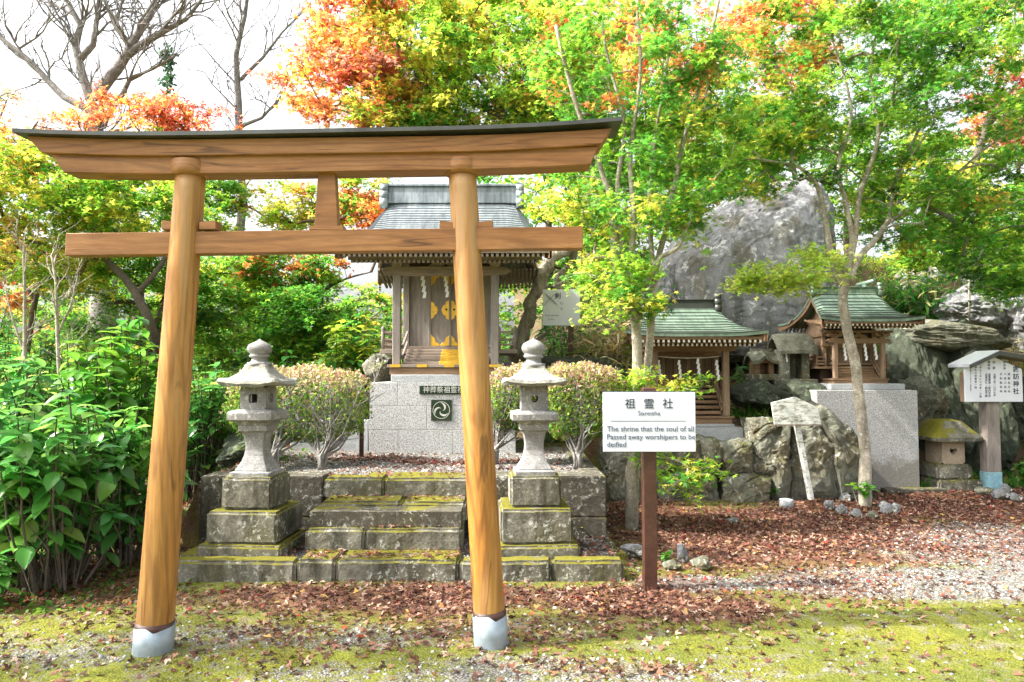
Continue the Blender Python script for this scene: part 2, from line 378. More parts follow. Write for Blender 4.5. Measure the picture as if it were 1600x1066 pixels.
def graz(x, y):
    """bare gravel 0..1"""
    def blob(cx, cy, rx, ry): 
        q = ((x-cx)/rx)**2+((y-cy)/ry)**2; return max(0, 1-q*q) if q < 1 else 0
    d = max(blob(5.2, 6.3, 2.4, 1.3), blob(3.2, 5.35, 1.6, .5), .5*blob(-.9, 4.25, 1.5, .22), .4*blob(-2.4, 4.05, 1.0, .3), .5*blob(.2, 3.65, 1.2, .35), .3*blob(-.7, 3.7, .9, .2), .3*blob(.1, 4.4, .6, .2), blob(1.35, 5.3, .5, .25))
    d *= .55+.9*(.5+.5*nz(x, y, 31, 2.6)); d = min(1, d)
    if 6.3 < y < 9 and -2.8 < x < .85: d = 1
    if 5.4 < y < 6.3 and -2.6 < x < .85: d = .8
    return d
def terrain():
    def axis(a, b, fine0, fine1, st, grow=1.22):
        p = [fine0]
        while p[-1] < fine1: p.append(p[-1]+st)
        d = st
        while p[-1] < b: d *= grow; p.append(p[-1]+d)
        q = []; d = st; x = fine0
        while x > a: d *= grow; x -= d; q.append(x)
        return np.array(q[::-1]+p)
    X = axis(-150, 150, -5.5, 8.5, .07); Y = axis(-20, 240, 3.0, 13.5, .07)
    nx, ny = len(X), len(Y)
    co = np.zeros((ny, nx, 3)); mk = np.zeros((ny, nx, 4)); mk[..., 3] = 1
    for j, y in enumerate(Y):
        for i, x in enumerate(X):
            co[j, i] = (x, y, terr(x, y))
            mk[j, i, 0] = min(1, leafy(x, y)); mk[j, i, 1] = graz(x, y)
            mk[j, i, 2] = sst(9.0, 9.4, y) if x > .9 else (sst(-2.8, -3.3, x)*sst(4.6, 5.4, y) if x < -2 else sst(9.5, 10, y))
    me = bpy.data.meshes.new('ground')
    idx = np.arange(nx*ny).reshape(ny, nx)
    f = np.stack([idx[:-1, :-1], idx[:-1, 1:], idx[1:, 1:], idx[1:, :-1]], -1).reshape(-1, 4)
    me.from_pydata(co.reshape(-1, 3).tolist(), [], f.tolist())
    at = me.color_attributes.new('Mask', 'FLOAT_COLOR', 'POINT'); at.data.foreach_set('color', mk.reshape(-1))
    me.polygons.foreach_set('use_smooth', [True]*len(me.polygons))
    t = NT('ground'); v = t.coords()
    a = t.n('ShaderNodeAttribute'); a.attribute_name = 'Mask'; sp = t.n('ShaderNodeSeparateColor'); t.l(a.outputs['Color'], sp.inputs[0])
    n1 = t.noise(v, 2.2, 6); n2 = t.noise(v, 9, 6); n3 = t.noise(v, 70, 4, .7)
    n4 = t.noise(v, 26, 5, .7)
    vo = t.n('ShaderNodeTexVoronoi', Scale=75); t.l(v, vo.inputs['Vector'])
    grav = t.mix(t.ramp(vo.outputs['Distance'], [(.3, (0,)*3), (.7, (1,)*3)]), t.mix(vo.outputs['Color'], (.17, .165, .155), (.35, .335, .31)), (.08, .075, .06))
    moss = t.mix(t.ramp(n3, [(.3, (0,)*3), (.7, (1,)*3)]), t.mix(t.ramp(n4, [(.3, (0,)*3), (.7, (1,)*3)]), (.03, .038, .010), (.14, .15, .018)), (.22, .22, .032))
    moss = t.mix(t.ramp(t.noise(v, 1.3, 5, .6), [(.42, (0,)*3), (.62, (.5,)*3)]), moss, t.mix(n3, (.03, .06, .012), (.10, .13, .03)))
    moss = t.mix(t.ramp(t.noise(v, 5.5, 6, .7), [(.52, (0,)*3), (.64, (.8,)*3)]), moss, t.mix(n3, (.10, .085, .06), (.26, .235, .19)))
    soil = t.mix(n3, (.05, .035, .02), (.16, .11, .07))
    wmoss = t.ramp(t.math('ADD', t.math('MULTIPLY', t.math('ADD', t.math('ADD', n1, n2), t.math('MULTIPLY', n4, 1.3)), .45), t.math('MULTIPLY', sp.outputs[1], -.30)), [(.54, (0,)*3), (.68, (1,)*3)])
    col = t.mix(wmoss, grav, moss)
    wl = t.ramp(t.math('ADD', sp.outputs[0], t.math('MULTIPLY', n2, .5)), [(.55, (0,)*3), (.95, (.85,)*3)])
    litter = t.mix(t.noise(v, 45, 5, .8), (.06, .028, .02), (.20, .09, .06))
    col = t.mix(wl, col, litter)
    col = t.mix(t.math('MULTIPLY', sp.outputs[2], t.math('ADD', n2, .35)), col, soil)
    t.finish(col, .95, .15, height=t.math('ADD', t.math('MULTIPLY', vo.outputs['Distance'], -.6), t.math('ADD', n3, t.math('MULTIPLY', n2, 2))), bump=.7, bdist=.02)
    me.materials.append(t.m); me.update()
    return tag(link_mesh('ground', me), 'mossy gravel ground rising to a hillside on the right', None, kind='structure')
terrain()

# ================================================================ stone stairs, ledge, court wall
SX0, SX1 = -1.60, -.385
stairs = thing('stone_stairs', 'four mossy stone steps leading up to the main shrine court', 'stairs', (-1, 5.4, 0))
rows = [(5.33, .165, -1.61, -.40), (5.64, .33, -1.64, -.40), (5.93, .49, -1.59, -.38), (6.20, .645, -1.65, -.38)]
for i, (y, z, x0, x1) in enumerate(rows):
    mb = MB(); mid = x0+(x1-x0)*(.24, .38, .55, .42)[i]
    z0 = z-.19
    yb = rows[i+1][0]+.05 if i < 3 else 6.62
    mb.bx(x0, mid-.003, y, yb, z0, z); mb.bx(mid+.003, x1, y+.004, yb, z0, z-.004)
    mb.build('step', MAT['step'], stairs, bevel=.024, segs=3, rough=.007, rs=9)
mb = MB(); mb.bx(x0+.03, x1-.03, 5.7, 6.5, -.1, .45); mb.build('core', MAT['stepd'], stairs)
kb = thing('stone_kerb', 'low moss-topped stone kerb running in front of the lanterns', 'kerb', (0, 5.4, 0))
for (x0, x1) in ((-2.56, -1.62), (-.39, .30), (.305, .84)):
    MB().bx(x0, x1, 5.335, 5.50, -.08, .155).build('kerb_stone', MAT['step'], kb, bevel=.024, segs=3, rough=.008, rs=7)
MB().bx(-2.60, -2.42, 5.505, 6.18, -.08, .15).build('kerb_stone', MAT['step'], kb, bevel=.024, segs=3, rough=.008, rs=7)
def blockwall(name, label, x0, x1, splits):
    t = thing(name, label, 'wall', (x0, 6.3, 0))
    for (z0, z1, dy) in ((.0, .30, -.015), (.305, .655, 0)):
        for a, b in zip(splits[:-1], splits[1:]):
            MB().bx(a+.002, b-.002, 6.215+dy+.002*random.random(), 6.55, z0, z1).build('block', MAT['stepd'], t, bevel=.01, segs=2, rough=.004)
    return t
blockwall('retaining_wall', 'dark stone block wall below the azalea behind the left lantern', -2.73, -1.66, (-2.73, -2.25, -1.66))
w2 = blockwall('retaining_wall', 'dark stone block wall behind the right lantern ending in a moss-topped corner', -.375, .83, (-.375, .28, .83))
for a, b in ((6.555, 7.3), (7.305, 8.1), (8.105, 9)):
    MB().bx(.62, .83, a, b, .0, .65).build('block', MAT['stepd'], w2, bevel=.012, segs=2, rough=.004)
for a, b in ((6.555, 7.3), (7.305, 8.1)):
    pass
# low concrete wall behind left azalea
MB().bx(-2.65, -1.72, 8.45, 8.62, .5, 1.0).build('low_wall', MAT['graniteg'], None, (-2.2, 8.5, .5), bevel=.01)
tag(bpy.data.objects['low_wall'], 'low grey concrete wall behind the left azalea', 'wall')

# ================================================================ torii
T = thing('torii_gate', 'unpainted orange-brown wooden torii gate in front of the main shrine', 'gate', (-1.0, 3.95, 0))
def log(a, b, r0, r1, name, mat):
    mb = MB(); n = 26; K = 40; v = []; f = []
    for k in range(n+1):
        t_ = k/n; p = a.lerp(b, t_); r = r0+(r1-r0)*t_
        for j in range(K):
            an = 2*math.pi*j/K
            rr = r*(1+.008*nz(math.cos(an)*1.2, math.sin(an)*1.2, t_*3+a.x, 1.3)+.006*nz(math.cos(an)*5, math.sin(an)*5, t_*2, 1))
            v.append(p+Vector((math.cos(an)*rr, math.sin(an)*rr, 0)))
    for i in range(n):
        for j in range(K): f.append((i*K+j, i*K+(j+1) % K, (i+1)*K+(j+1) % K, (i+1)*K+j))
    f += [tuple(range(K-1, -1, -1)), tuple(range(n*K, (n+1)*K))]
    mb.add(v, f, True); return mb.build(name, mat, T)
YL, YR = 4.03, 4.11
lb = W(238.5, 1010, YL); lt = W(298.5, 270, YL); rb = W(768.5, 1006, YR); rt = W(722, 268, YR)
lb.z = -.05; rb.z = -.05
for a, b, r0, r1 in ((lb, lt, .1, .082), (rb, rt, .092, .082)):
    po = log(a, b, r0, r1, 'pillar', MAT['torii'])
    d = b-a; 
    mb = MB(); K = 48; top = (.19 if a is lb else .225); v = []; f = []
    for k, t_ in enumerate((0, .5, 1)):
        for j in range(K):
            an = 2*math.pi*j/K
            z = t_*(top+.012*math.sin(an*3+1)+.008*math.sin(an*7)) ; p = a+d*(z/d.z); r = (r0*1.045+.002)
            v.append(p+Vector((math.cos(an)*r, math.sin(an)*r, 0)))
    for i in range(2):
        for j in range(K): f.append((i*K+j, i*K+(j+1) % K, (i+1)*K+(j+1) % K, (i+1)*K+j))
    f.append(tuple(range(2*K, 3*K)))
    mb.add(v, f, True); mb.build('metal_shoe', MAT['zinc'], po)
    mb = MB(); p0 = a+d*(.0/d.z); 
    mb.tube([a+d*((top-.03)/d.z), a+d*((top+.028)/d.z)], r0*1.03, 40); mb.build('dark_band', MAT['brownpaint'], po)
    # ring under the lintel
    mb = MB(); zc = b.z; c = b
    mb.lathe(c, [(.088, -.03), (.106, -.02), (.112, .0), (.112, .052), (.106, .06)], 36); mb.build('collar', MAT['toriib'], T)
def slant(x): return (x+1.0)*.018          # the beams rise a little towards the right
def ycen(x): return YL+(x+1.87)/(1.75)*.07
# nuki
nl = W(112, 385, 4.02); nr = W(910, 373, 4.12)
def beam(name, x0, x1, zt0, zt1, hb, th, mat, rise=0, n=40, endcut=(0, 0), parent=T, tpos=0):
    """beam from x0 to x1; top z linear zt0..zt1 plus end rise; hb height; th depth"""
    v = []; f = []
    for k in range(n+1):
        t_ = k/n; u = abs(2*t_-1); e = rise*max(0, (u-.35)/.65)**2.2
        zt = zt0+(zt1-zt0)*t_+e; zb = zt-hb
        x = x0+(x1-x0)*t_
        xb = x + (endcut[0]*(max(0, 1-t_*2)**3) - endcut[1]*(max(0, t_*2-1)**3))
        for (xx, yy, zz) in ((x, -th/2, zt), (x, th/2, zt), (xb, th/2, zb), (xb, -th/2, zb)):
            v.append(Vector((xx, ycen(xx)+yy+tpos, zz)))
    for k in range(n):
        for j in range(4): f.append((k*4+j, k*4+(j+1) % 4, (k+1)*4+(j+1) % 4, (k+1)*4+j))
    f += [(0, 1, 2, 3), (n*4+3, n*4+2, n*4+1, n*4)]
    mb = MB(); mb.add(v, f); return mb.build(name, mat, parent, bevel=.004)
nh = 35*4.05/F
beam('tie_beam', nl.x, nr.x, nl.z+nh/2, nr.z+nh/2, nh, .085, MAT['toriib'])
# wedges
for cx_, yy in ((-1.87+.06, 0), (-.285, 0)):
    pass
for px, Yq in ((300, 4.03), (729, 4.11)):
    c = W(px, 353, Yq-.0); mb = MB()
    for sx in (-1, 1):
        poly = [(c.x+sx*.06, c.z-.03), (c.x+sx*.155, c.z-.03), (c.x+sx*.155, c.z+.024), (c.x+sx*.06, c.z+.012)]
        if sx < 0: poly = poly[::-1]
        m2 = MB(); m2.prism(poly, Yq-.045, Yq+.045); m2.build('wedge', MAT['toriib'], T, bevel=.003)
# central strut
a = W(512, 358, 4.06); b = W(512, 276, 4.06); s_ = 4.06/F
MB().prism([(a.x-19*s_, a.z-.0), (a.x+18*s_, a.z), (a.x+18*s_, a.z+.02), (b.x+13*s_, b.z+.03), (b.x-13*s_, b.z+.03), (a.x-19*s_, a.z+.02)], 4.03, 4.10).build('strut', MAT['toriib'], T, bevel=.003)
MB().bx(a.x-.10, a.x+.10, 4.025, 4.105, a.z-.012, a.z+.012).build('strut_foot', MAT['toriib'], T, bevel=.003)
# shimaki (lower lintel) and kasagi (upper lintel), copper cap
q0 = W(92, 248, 4.00); q1 = W(932, 238, 4.14); hh = 34*s_
beam('lower_lintel', q0.x, q1.x, q0.z-.012, q1.z-.012, hh*.86, .15, MAT['toriib'], rise=.020, endcut=(.075, .045))
q0 = W(60, 214, 4.00); q1 = W(952, 203, 4.14)
beam('upper_lintel', q0.x, q1.x, q0.z-.060, q1.z-.060, 32*s_*.80, .20, MAT['toriib'], rise=.032, endcut=(.085, .06))
q0 = W(45, 211, 3.98); q1 = W(966, 196, 4.16)
def cap():
    n = 48; v = []; f = []
    x0, x1 = q0.x, q1.x
    for k in range(n+1):
        t_ = k/n; u = abs(2*t_-1); e = .036*max(0, (u-.35)/.65)**2.2
        zt = q0.z-.052+(q1.z-.056-q0.z+.052)*t_+e; x = x0+(x1-x0)*t_; y = ycen(x)
        for (dy, dz) in ((-.15, -.015), (-.15, .008), (0, .035), (.15, .008), (.15, -.015)):
            v.append(Vector((x, y+dy, zt+dz)))
    for k in range(n):
        for j in range(5): f.append((k*5+j, k*5+(j+1) % 5, (k+1)*5+(j+1) % 5, (k+1)*5+j))
    f += [(0, 1, 2, 3, 4), tuple(n*5+j for j in (4, 3, 2, 1, 0))]
    MB().add(v, f).build('copper_cap', MAT['copper'], T)
cap()

# ================================================================ stone lanterns in front of the court
def lantern(px, Y, label, roundwin, rz, tall):
    c0 = W(px, 700, Y); X = c0.x
    zr = lambda py: W(px, py, Y).z
    L = thing('stone_lantern', label, 'stone lantern', (X, Y, .12), 'stone lanterns beside the steps')
    s_ = Y/F; b = .006
    def tier(name, hw, py0, py1, m='step'):
        z0, z1 = zr(py0), zr(py1)
        mb = MB(); mb.box((X, Y, (z0+z1)/2), (hw*2, hw*2, z1-z0), Matrix.Rotation(rz, 3, 'Z')); mb.build(name, MAT[m], L, bevel=.020, segs=3, rough=.006, rs=10)
    z = .10
    tier('base_step', .335, tall[0], tall[1]); tier('base_step', .285, tall[1], tall[2]); tier('base_block', .205, tall[2], tall[3])
    # shaft with hollowed sides
    z0, z1 = zr(tall[3]), zr(tall[4]); h = z1-z0
    mb = MB(); rows_ = [(.165, z0), (.165, z0+.03*1), (.135, z0+.10*h)]
    for k in range(9):
        t_ = k/8; rows_.append((.128-.055*math.sin(math.pi*min(1, t_*.95+.03))**.8 if 0 else .075+.06*(abs(t_-.62)/.62)**2.1, z0+h*(.12+.74*t_)))
    rows_ += [(.108, z0+h*.88), (.12, z0+h*.90), (.12, z1)]
    mb.sq((X, Y, 0), rows_, ex=22, rotz=rz); mb.build('shaft', MAT['stone'], L, rough=.003)
    z0, z1 = zr(tall[4]), zr(tall[5]); h = z1-z0
    MB().sq((X, Y, 0), [(.115, z0), (.13, z0+.2*h), (.188, z0+.42*h), (.19, z0+.86*h), (.178, z1), (.13, z1+.012)], ex=22, rotz=rz).build('platform', MAT['stone'], L, rough=.003)
    # fire box: four walls with window openings
    z0, z1 = zr(tall[5]), zr(tall[6]); h = z1-z0; hw = .108; zc = (z0+z1)/2
    Mr = Matrix.Rotation(rz, 3, 'Z')
    bm = bmesh.new()
    mb = MB(); ww = .036 if not roundwin else .030
    for q in range(4):
        Mq = Matrix.Translation(Vector((X, Y, 0))) @ Matrix.Rotation(rz+q*math.pi/2, 4, 'Z')
        n = 24; outer = []; inner = []
        for k in range(n):
            a_ = 2*math.pi*(k+.5)/n; ca, sa = math.cos(a_), math.sin(a_)
            m_ = max(abs(ca), abs(sa)); outer.append((hw*ca/m_, (h/2)*sa/m_))
            if roundwin: inner.append((ww*ca, ww*sa))
            else: inner.append((ww*ca/m_, ww*sa/m_))
        v = []
        for (ring, y) in ((outer, -hw), (inner, -hw), (inner, -hw+.035), (outer, -hw+.035)):
            for (x_, z_) in ring:
                v.append(Mq @ Vector((x_*(1 if ring is inner or y == -hw else .63), y, zc+z_)))
        f = []
        for r_ in range(3):
            for k in range(n): f.append((r_*n+k, r_*n+(k+1) % n, (r_+1)*n+(k+1) % n, (r_+1)*n+k))
        mb.add(v, f)
    mb.build('fire_box', MAT['stone'], L)
    # roof
    z0, z1 = zr(tall[6]), zr(tall[7]); h = z1-z0
    MB().sq((X, Y, 0), [(.11, z0+.02), (.245, z0-.004, .03), (.262, z0+.018, .04), (.25, z0+.042, .04), (.19, z0+.32*h, .02), (.135, z0+.58*h, .008), (.10, z0+.85*h), (.09, z1)], ex=9, rotz=rz, smooth=False).build('roof', MAT['roofstone'], L, rough=.008, rs=14)
    # neck and onion finial
    z0, z1 = z1, zr(tall[8]); h = z1-z0
    MB().lathe((X, Y, z0), [(.10, -.01), (.10, .02), (.09, .07*h), (.064, .12*h), (.06, .27*h), (.08, .30*h), (.084, .37*h), (.072, .40*h), (.08, .45*h), (.098, .55*h), (.099, .66*h), (.084, .78*h), (.048, .88*h), (.016, .95*h), (.004, h)], 18).build('finial', MAT['stone'], L, rough=.005, rs=16)
    return L
lantern(403, 5.84, 'left stone lantern with square window, on a mossy three-tier base', False, R(-4), (868, 838, 790, 741, 664, 641, 603, 570, 530))
lantern(834, 5.84, 'right stone lantern with round window and pale lichen-spotted roof', True, R(3), (863, 838, 786, 739, 663, 643, 602, 572, 528))

# ================================================================ shrines
def roof_surface(cx, yr, zr_, hr, yf, zf, hf, yb, zb, n=22, minoko=.10, lift=.05, pw=1.7, thick=.05, flare=1.7):
    """curved gable roof with lapped courses; front eave yf,zf half width hf; back eave yb,zb"""
    mb = MB(); sm_ = MB(); us = [i/14*2-1 for i in range(15)]
    def P(u, v, back):
        ye, ze = (yb, zb) if back else (yf, zf)
        y = yr+(ye-yr)*v; dz = zr_-ze; z = zr_-dz*(1-(1-v)**pw)
        hw = hr+(hf-hr)*(v**flare)
        au = abs(u); z -= minoko*max(0, (au-.80)/.2)**1.6*(1-v*.75); z += lift*(au**4)*v**2
        return Vector((cx+u*hw, y, z))
    for back in (0, 1):
        for r_ in range(n):
            v0, v1 = r_/n, (r_+1)/n; up = .012
            top = [P(u, v0, back) for u in us]; bot = [P(u, v1, back)+Vector((0, 0, up)) for u in us]; bot2 = [P(u, v1, back) for u in us]
            k = len(us); vv = top+bot+bot2
            mb.add(vv, [(i, i+1, k+i+1, k+i) for i in range(k-1)]); sgn = -.003 if not back else .003
            sm_.add([q+Vector((0, sgn, 0)) for q in bot+bot2], [(i, i+1, k+i+1, k+i) for i in range(k-1)])
        # verge and eave edges + underside
        for r_ in range(n):
            v0, v1 = r_/n, (r_+1)/n
            for sx in (0, -1):
                a_, b_ = P(us[sx], v0, back), P(us[sx], v1, back)+Vector((0, 0, .01)); d_ = Vector((0, 0, -thick))
                mb.add([a_, b_, b_+d_, a_+d_], [(0, 1, 2, 3)])
            un = [P(u, v0, back)-Vector((0, 0, thick)) for u in us]+[P(u, v1, back)-Vector((0, 0, thick)) for u in us]; k = len(us)
            mb.add(un, [(i, i+1, k+i+1, k+i) for i in range(k-1)])
        e = [P(u, 1, back)+Vector((0, 0, .01)) for u in us]+[P(u, 1, back)-Vector((0, 0, thick)) for u in us]; k = len(us)
        mb.add(e, [(i, i+1, k+i+1, k+i) for i in range(k-1)])
    return mb, P, sm_

def shide(t, x, y, z, L, name='paper_streamer'):
    """zigzag folded paper"""
    v = []; f = []; n = 4; wdt = L*.13; x0 = x
    for k in range(n):
        zt = z-L*k/n; zb = zt-L/n*1.08; yy = y-.005*(k % 2)
        b_ = len(v); sh = wdt*.75
        v += [Vector((x0, yy, zt)), Vector((x0+wdt*.9, yy, zt-.004)), Vector((x0+wdt*.9-sh*.35, yy-.004, zb)), Vector((x0-sh*.6, yy-.004, zb-.004))]
        f.append((b_, b_+1, b_+2, b_+3)); x0 = x0+wdt*.22
        v += [q+Vector((0, .0015, 0)) for q in v[-4:]]; f.append((b_+7, b_+6, b_+5, b_+4))
    MB().add(v, f).build(name, MAT['paper'], t)

def bracket(t, x, y, z, s, mat):
    mb = MB(); mb.box((x, y, z+.02*s), (.10*s, .10*s, .05*s), taper=1.3); mb.box((x, y, z+.065*s), (.30*s, .07*s, .045*s), taper=1.08)
    mb.box((x, y, z+.065*s), (.07*s, .26*s, .045*s))
    for dx in (-.12, 0, .12): mb.box((x+dx*s, y, z+.105*s), (.07*s, .075*s, .04*s), taper=1.25)
    mb.build('bracket', mat, t, bevel=.003)
def kaerumata(t, x, y, z, w_, h, mat):
    pts = []
    for k in range(13):
        u = k/12*2-1; pts.append((x+u*w_/2, z+h*(1-abs(u)**1.6)*(.85+.15*math.cos(u*9))+.008))
    pts = [(x-w_/2, z)]+pts+[(x+w_/2, z), (x+.10*w_, z), (x, z+.3*h), (x-.10*w_, z)]
    MB().prism(pts, y-.015, y+.015).build('carved_strut', mat, t)

def shrine(name, label, p):
    cx, yf, hs, zb, zt = p['cx'], p['yf'], p['hs'], p['zb'], p['zt']     # post centre x, post front y, half span, base z, post top z
    mw, mwx = MAT[p['wood']], MAT[p['woodx']]; yb0, yb1, hb = p['yb0'], p['yb1'], p['hb']   # body front/back y, half width
    zfl = p['zfl']; sc = p.get('s', 1)
    t = thing(name, label, 'shrine', (cx, yf, zb))
    pt = .095*sc
    for sx in (-1, 1):
        MB().bx(cx+sx*hs-pt/2, cx+sx*hs+pt/2, yf, yf+pt, zb, zt).build('post', mw, t, bevel=.006)
        bracket(t, cx+sx*hs, yf+pt/2, zt+.095*sc, sc*1.05, mwx)
    # beam with carved noses
    mb = MB(); bh = .105*sc; L = hs+.19*sc
    poly = [(cx-L, zt+.05*sc), (cx-L+.06*sc, zt+.09*sc), (cx-hs, zt+.095*sc), (cx+hs, zt+.095*sc), (cx+L-.06*sc, zt+.09*sc), (cx+L, zt+.05*sc), (cx+L-.05*sc, zt), (cx+hs, zt-.01), (cx-hs, zt-.01), (cx-L+.05*sc, zt)]
    mb.prism(poly[::-1], yf-.004, yf+pt+.004); mb.build('front_beam', mwx, t, bevel=.003)
    kaerumata(t, cx, yf+pt/2, zt+.097*sc, .42*sc, .13*sc, mwx)
    zpl = zt+.097*sc+.13*sc
    MB().bx(cx-hs-.24*sc, cx+hs+.24*sc, yf+.01, yf+pt-.01, zpl, zpl+.05*sc).build('eave_purlin', mwx, t, bevel=.003)
    # plinth boards
    MB().bx(cx-hs-.10*sc, cx+hs+.10*sc, yf-.05*sc, yb0, zb-.035*sc, zb-.002).build('sill', mwx, t, bevel=.003)
    MB().bx(cx-hs-.07*sc, cx+hs+.07*sc, yf-.03*sc, yb1, zb-.12*sc, zb-.037*sc).build('sill_beam', MAT['brownwood'], t, bevel=.003)
    # steps
    ns = p.get('ns', 5)
    for k in range(ns):
        z1 = zb+(zfl-zb)*(k+1)/ns; y0 = yf+.06*sc+(yb0-.16*sc-yf)*(k)/ns
        MB().bx(cx-hs+pt/2+.02, cx+hs-pt/2-.02, y0, y0+(yb0-yf)/ns+.06, z1-.055*sc, z1-.006).build('step', mwx, t, bevel=.004)
        if p.get('gold'):
            MB().bx(cx+.07-.155, cx+.07+.125, y0-.004, y0+.05, z1-.052*sc, z1-.001).build('gilt_plate', MAT['gold'], t, bevel=.008)
    MB().bx(cx-hs+pt/2+.02, cx+hs-pt/2-.02, yf+.10, yb0, zb-.02, zb+.02).build('stair_base', MAT['darkwood'], t)
    # veranda floor, rails
    vw = hb+p.get('vw', .22)*1.0
    MB().bx(cx-vw, cx+vw, yb0-.16*sc, yb1, zfl-.05*sc, zfl).build('veranda_floor', mwx, t, bevel=.003)
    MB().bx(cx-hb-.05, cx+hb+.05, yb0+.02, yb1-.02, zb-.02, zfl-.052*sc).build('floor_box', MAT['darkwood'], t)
    for sx in (-1, 1):
        x = cx+sx*(vw-.03); rail = MB()
        hr_ = .22*sc; xi = cx+sx*(hs-.01)
        for zz in (.06*sc, .13*sc, hr_):
            rail.bx(min(x-.014, x+.014), max(x-.014, x+.014), yb0-.10*sc, yb1, zfl+zz-.012, zfl+zz+.012)
            rail.bx(min(x, xi+sx*.05), max(x, xi+sx*.05), yb0-.13*sc, yb0-.10*sc, zfl+zz-.012, zfl+zz+.012)
        nb = 7
        for k in range(nb): 
            yy = yb0-.1*sc+(yb1-yb0)*(k+.5)/nb
            rail.bx(x-.009, x+.009, yy-.01, yy+.01, zfl, zfl+.13*sc)
        rail.build('railing', mwx, t)
        for (xx, yy, zz, hh_) in ((x, yb0-.115*sc, zfl, .30*sc), (xi+sx*.05, yb0-.115*sc, zfl, .30*sc), ):
            MB().lathe((xx, yy, zz), [(.024*sc, 0), (.024*sc, hh_*.72), (.018*sc, hh_*.76), (.026*sc, hh_*.82), (.022*sc, hh_*.92), (.004, hh_)], 10).build('rail_post', mw, t)
        # sloping stair rail
        for dz in (.10*sc, .22*sc):
            MB().bar((cx+sx*(hs-pt/2-.012), yf+pt*.6, zb+dz-.02), (cx+sx*(hs-pt/2-.012), yb0-.1*sc, zfl+dz), .022*sc, .03*sc).build('stair_rail', mw, t)
    # body
    zh = p['zh']
    for sx in (-1, 1):
        for yy in (yb0, yb1-.07*sc):
            MB().bx(cx+sx*hb-.04*sc, cx+sx*hb+.04*sc, yy, yy+.075*sc, zfl, zh).build('body_post', mw, t, bevel=.004)
        MB().bx(cx+sx*(hb-.005)-.012, cx+sx*(hb-.005)+.012, yb0+.075*sc, yb1-.07*sc, zfl, zh).build('side_wall', mw, t)
        MB().bx(cx+sx*hb-.05*sc, cx+sx*hb+.05*sc, yb0-.01, yb1+.01, zfl+(zh-zfl)*.80, zfl+(zh-zfl)*.80+.05*sc).build('side_rail', mwx, t)
    MB().bx(cx-hb, cx+hb, yb1-.03, yb1-.005, zfl, zh).build('back_wall', mw, t)
    zd = p['zd']
    MB().bx(cx-hb-.06*sc, cx+hb+.06*sc, yb0-.012, yb0+.06*sc, zd, zd+.07*sc).build('head_beam', mwx, t, bevel=.003)
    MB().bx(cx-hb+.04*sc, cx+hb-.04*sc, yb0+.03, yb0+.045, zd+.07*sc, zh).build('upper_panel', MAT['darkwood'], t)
    if p['front'] == 'doors':
        dw = .245; 
        for sx in (-1, 1):
            x0, x1 = cx+sx*(dw+.03), cx+sx*(hb-.04*sc)
            MB().bx(min(x0, x1), max(x0, x1), yb0+.03, yb0+.045, zfl+.045, zd-.002).build('side_panel', mw, t, bevel=.003)
            MB().bx(cx+sx*(dw+.015)-.016, cx+sx*(dw+.015)+.016, yb0+.008, yb0+.04, zfl+.045, zd-.001).build('door_post', mw, t, bevel=.003)
            dx0, dx1 = (cx-dw, cx-.004) if sx < 0 else (cx+.004, cx+dw)
            zz0, zz1 = zfl+.05, zd-.004
            d = MB().bx(dx0, dx1, yb0+.02, yb0+.042, zz0, zz1).build('door', mw, t, bevel=.003)
            yy0, yy1 = yb0+.011, yb0+.019
            inn, out = (dx1, dx0) if sx < 0 else (dx0, dx1)
            zc = (zz0+zz1)/2+.0; g = []
            # half diamond with cusps at the meeting edge
            def cusp(xe, dirx, zc, r_, full=True):
                pts = []
                for k in range(17):
                    a_ = -math.pi/2+math.pi*k/16
                    q = r_*(.80+.20*abs(math.cos(2*a_)) )*(.9+.10*abs(math.cos(6*a_)))
                    pts.append((xe+dirx*q*math.cos(a_)*.8, zc+q*math.sin(a_)))
                return pts if dirx > 0 else pts[::-1]
            dirx = -1 if sx < 0 else 1
            MB().prism(cusp(inn, dirx, zc, .135), yy0, yy1).build('gilt_fitting', MAT['gold'], d, bevel=.002)
            MB().prism(cusp(out, -dirx, zc, .115), yy0, yy1).build('gilt_fitting', MAT['gold'], d, bevel=.002)
            for ze, dz in ((zz0, 1), (zz1, -1)):
                for xe, dd in ((inn, dirx), (out, -dirx)):
                    pts = [(xe, ze), (xe+dd*.125, ze), (xe+dd*.10, ze+dz*.035), (xe+dd*.065, ze+dz*.05), (xe+dd*.05, ze+dz*.10), (xe+dd*.02, ze+dz*.125), (xe, ze+dz*.15)]
                    if dd*dz < 0: pts = pts[::-1]
                    MB().prism(pts, yy0, yy1).build('gilt_fitting', MAT['gold'], d, bevel=.002)
        MB().bx(cx-.014, cx+.014, yb0-.005, yb0+.0105, zfl+.05, zd-.004).build('meeting_bar', mw, t, bevel=.003)
        for dx in (-.045, .045): MB().lathe((cx+dx, 0, 0), [(.001, 0), (.001, .001)], 3)
        for dx in (-.05, .05):
            mb = MB(); mb.tube([(cx+dx, yb0+.004, (zfl+zd)/2+.03), (cx+dx, yb0+.0105, (zfl+zd)/2+.03)], .014, 10); mb.build('door_stud', MAT['darkwood'], t)
        MB().bx(cx-hb+.04, cx+hb-.04, yb0, yb0+.05, zfl, zfl+.045).build('threshold', mwx, t, bevel=.003)
        # gilt sill straps
        for dx in (-hs, -.27, .05, .36, hs):
            MB().bx(cx+dx-.06, cx+dx+.06, yf-.05*sc-.004, yf-.05*sc+.02, zb-.033, zb+.002).build('gilt_strap', MAT['gold'], t)
    else:
        npan = p.get('npan', 4)
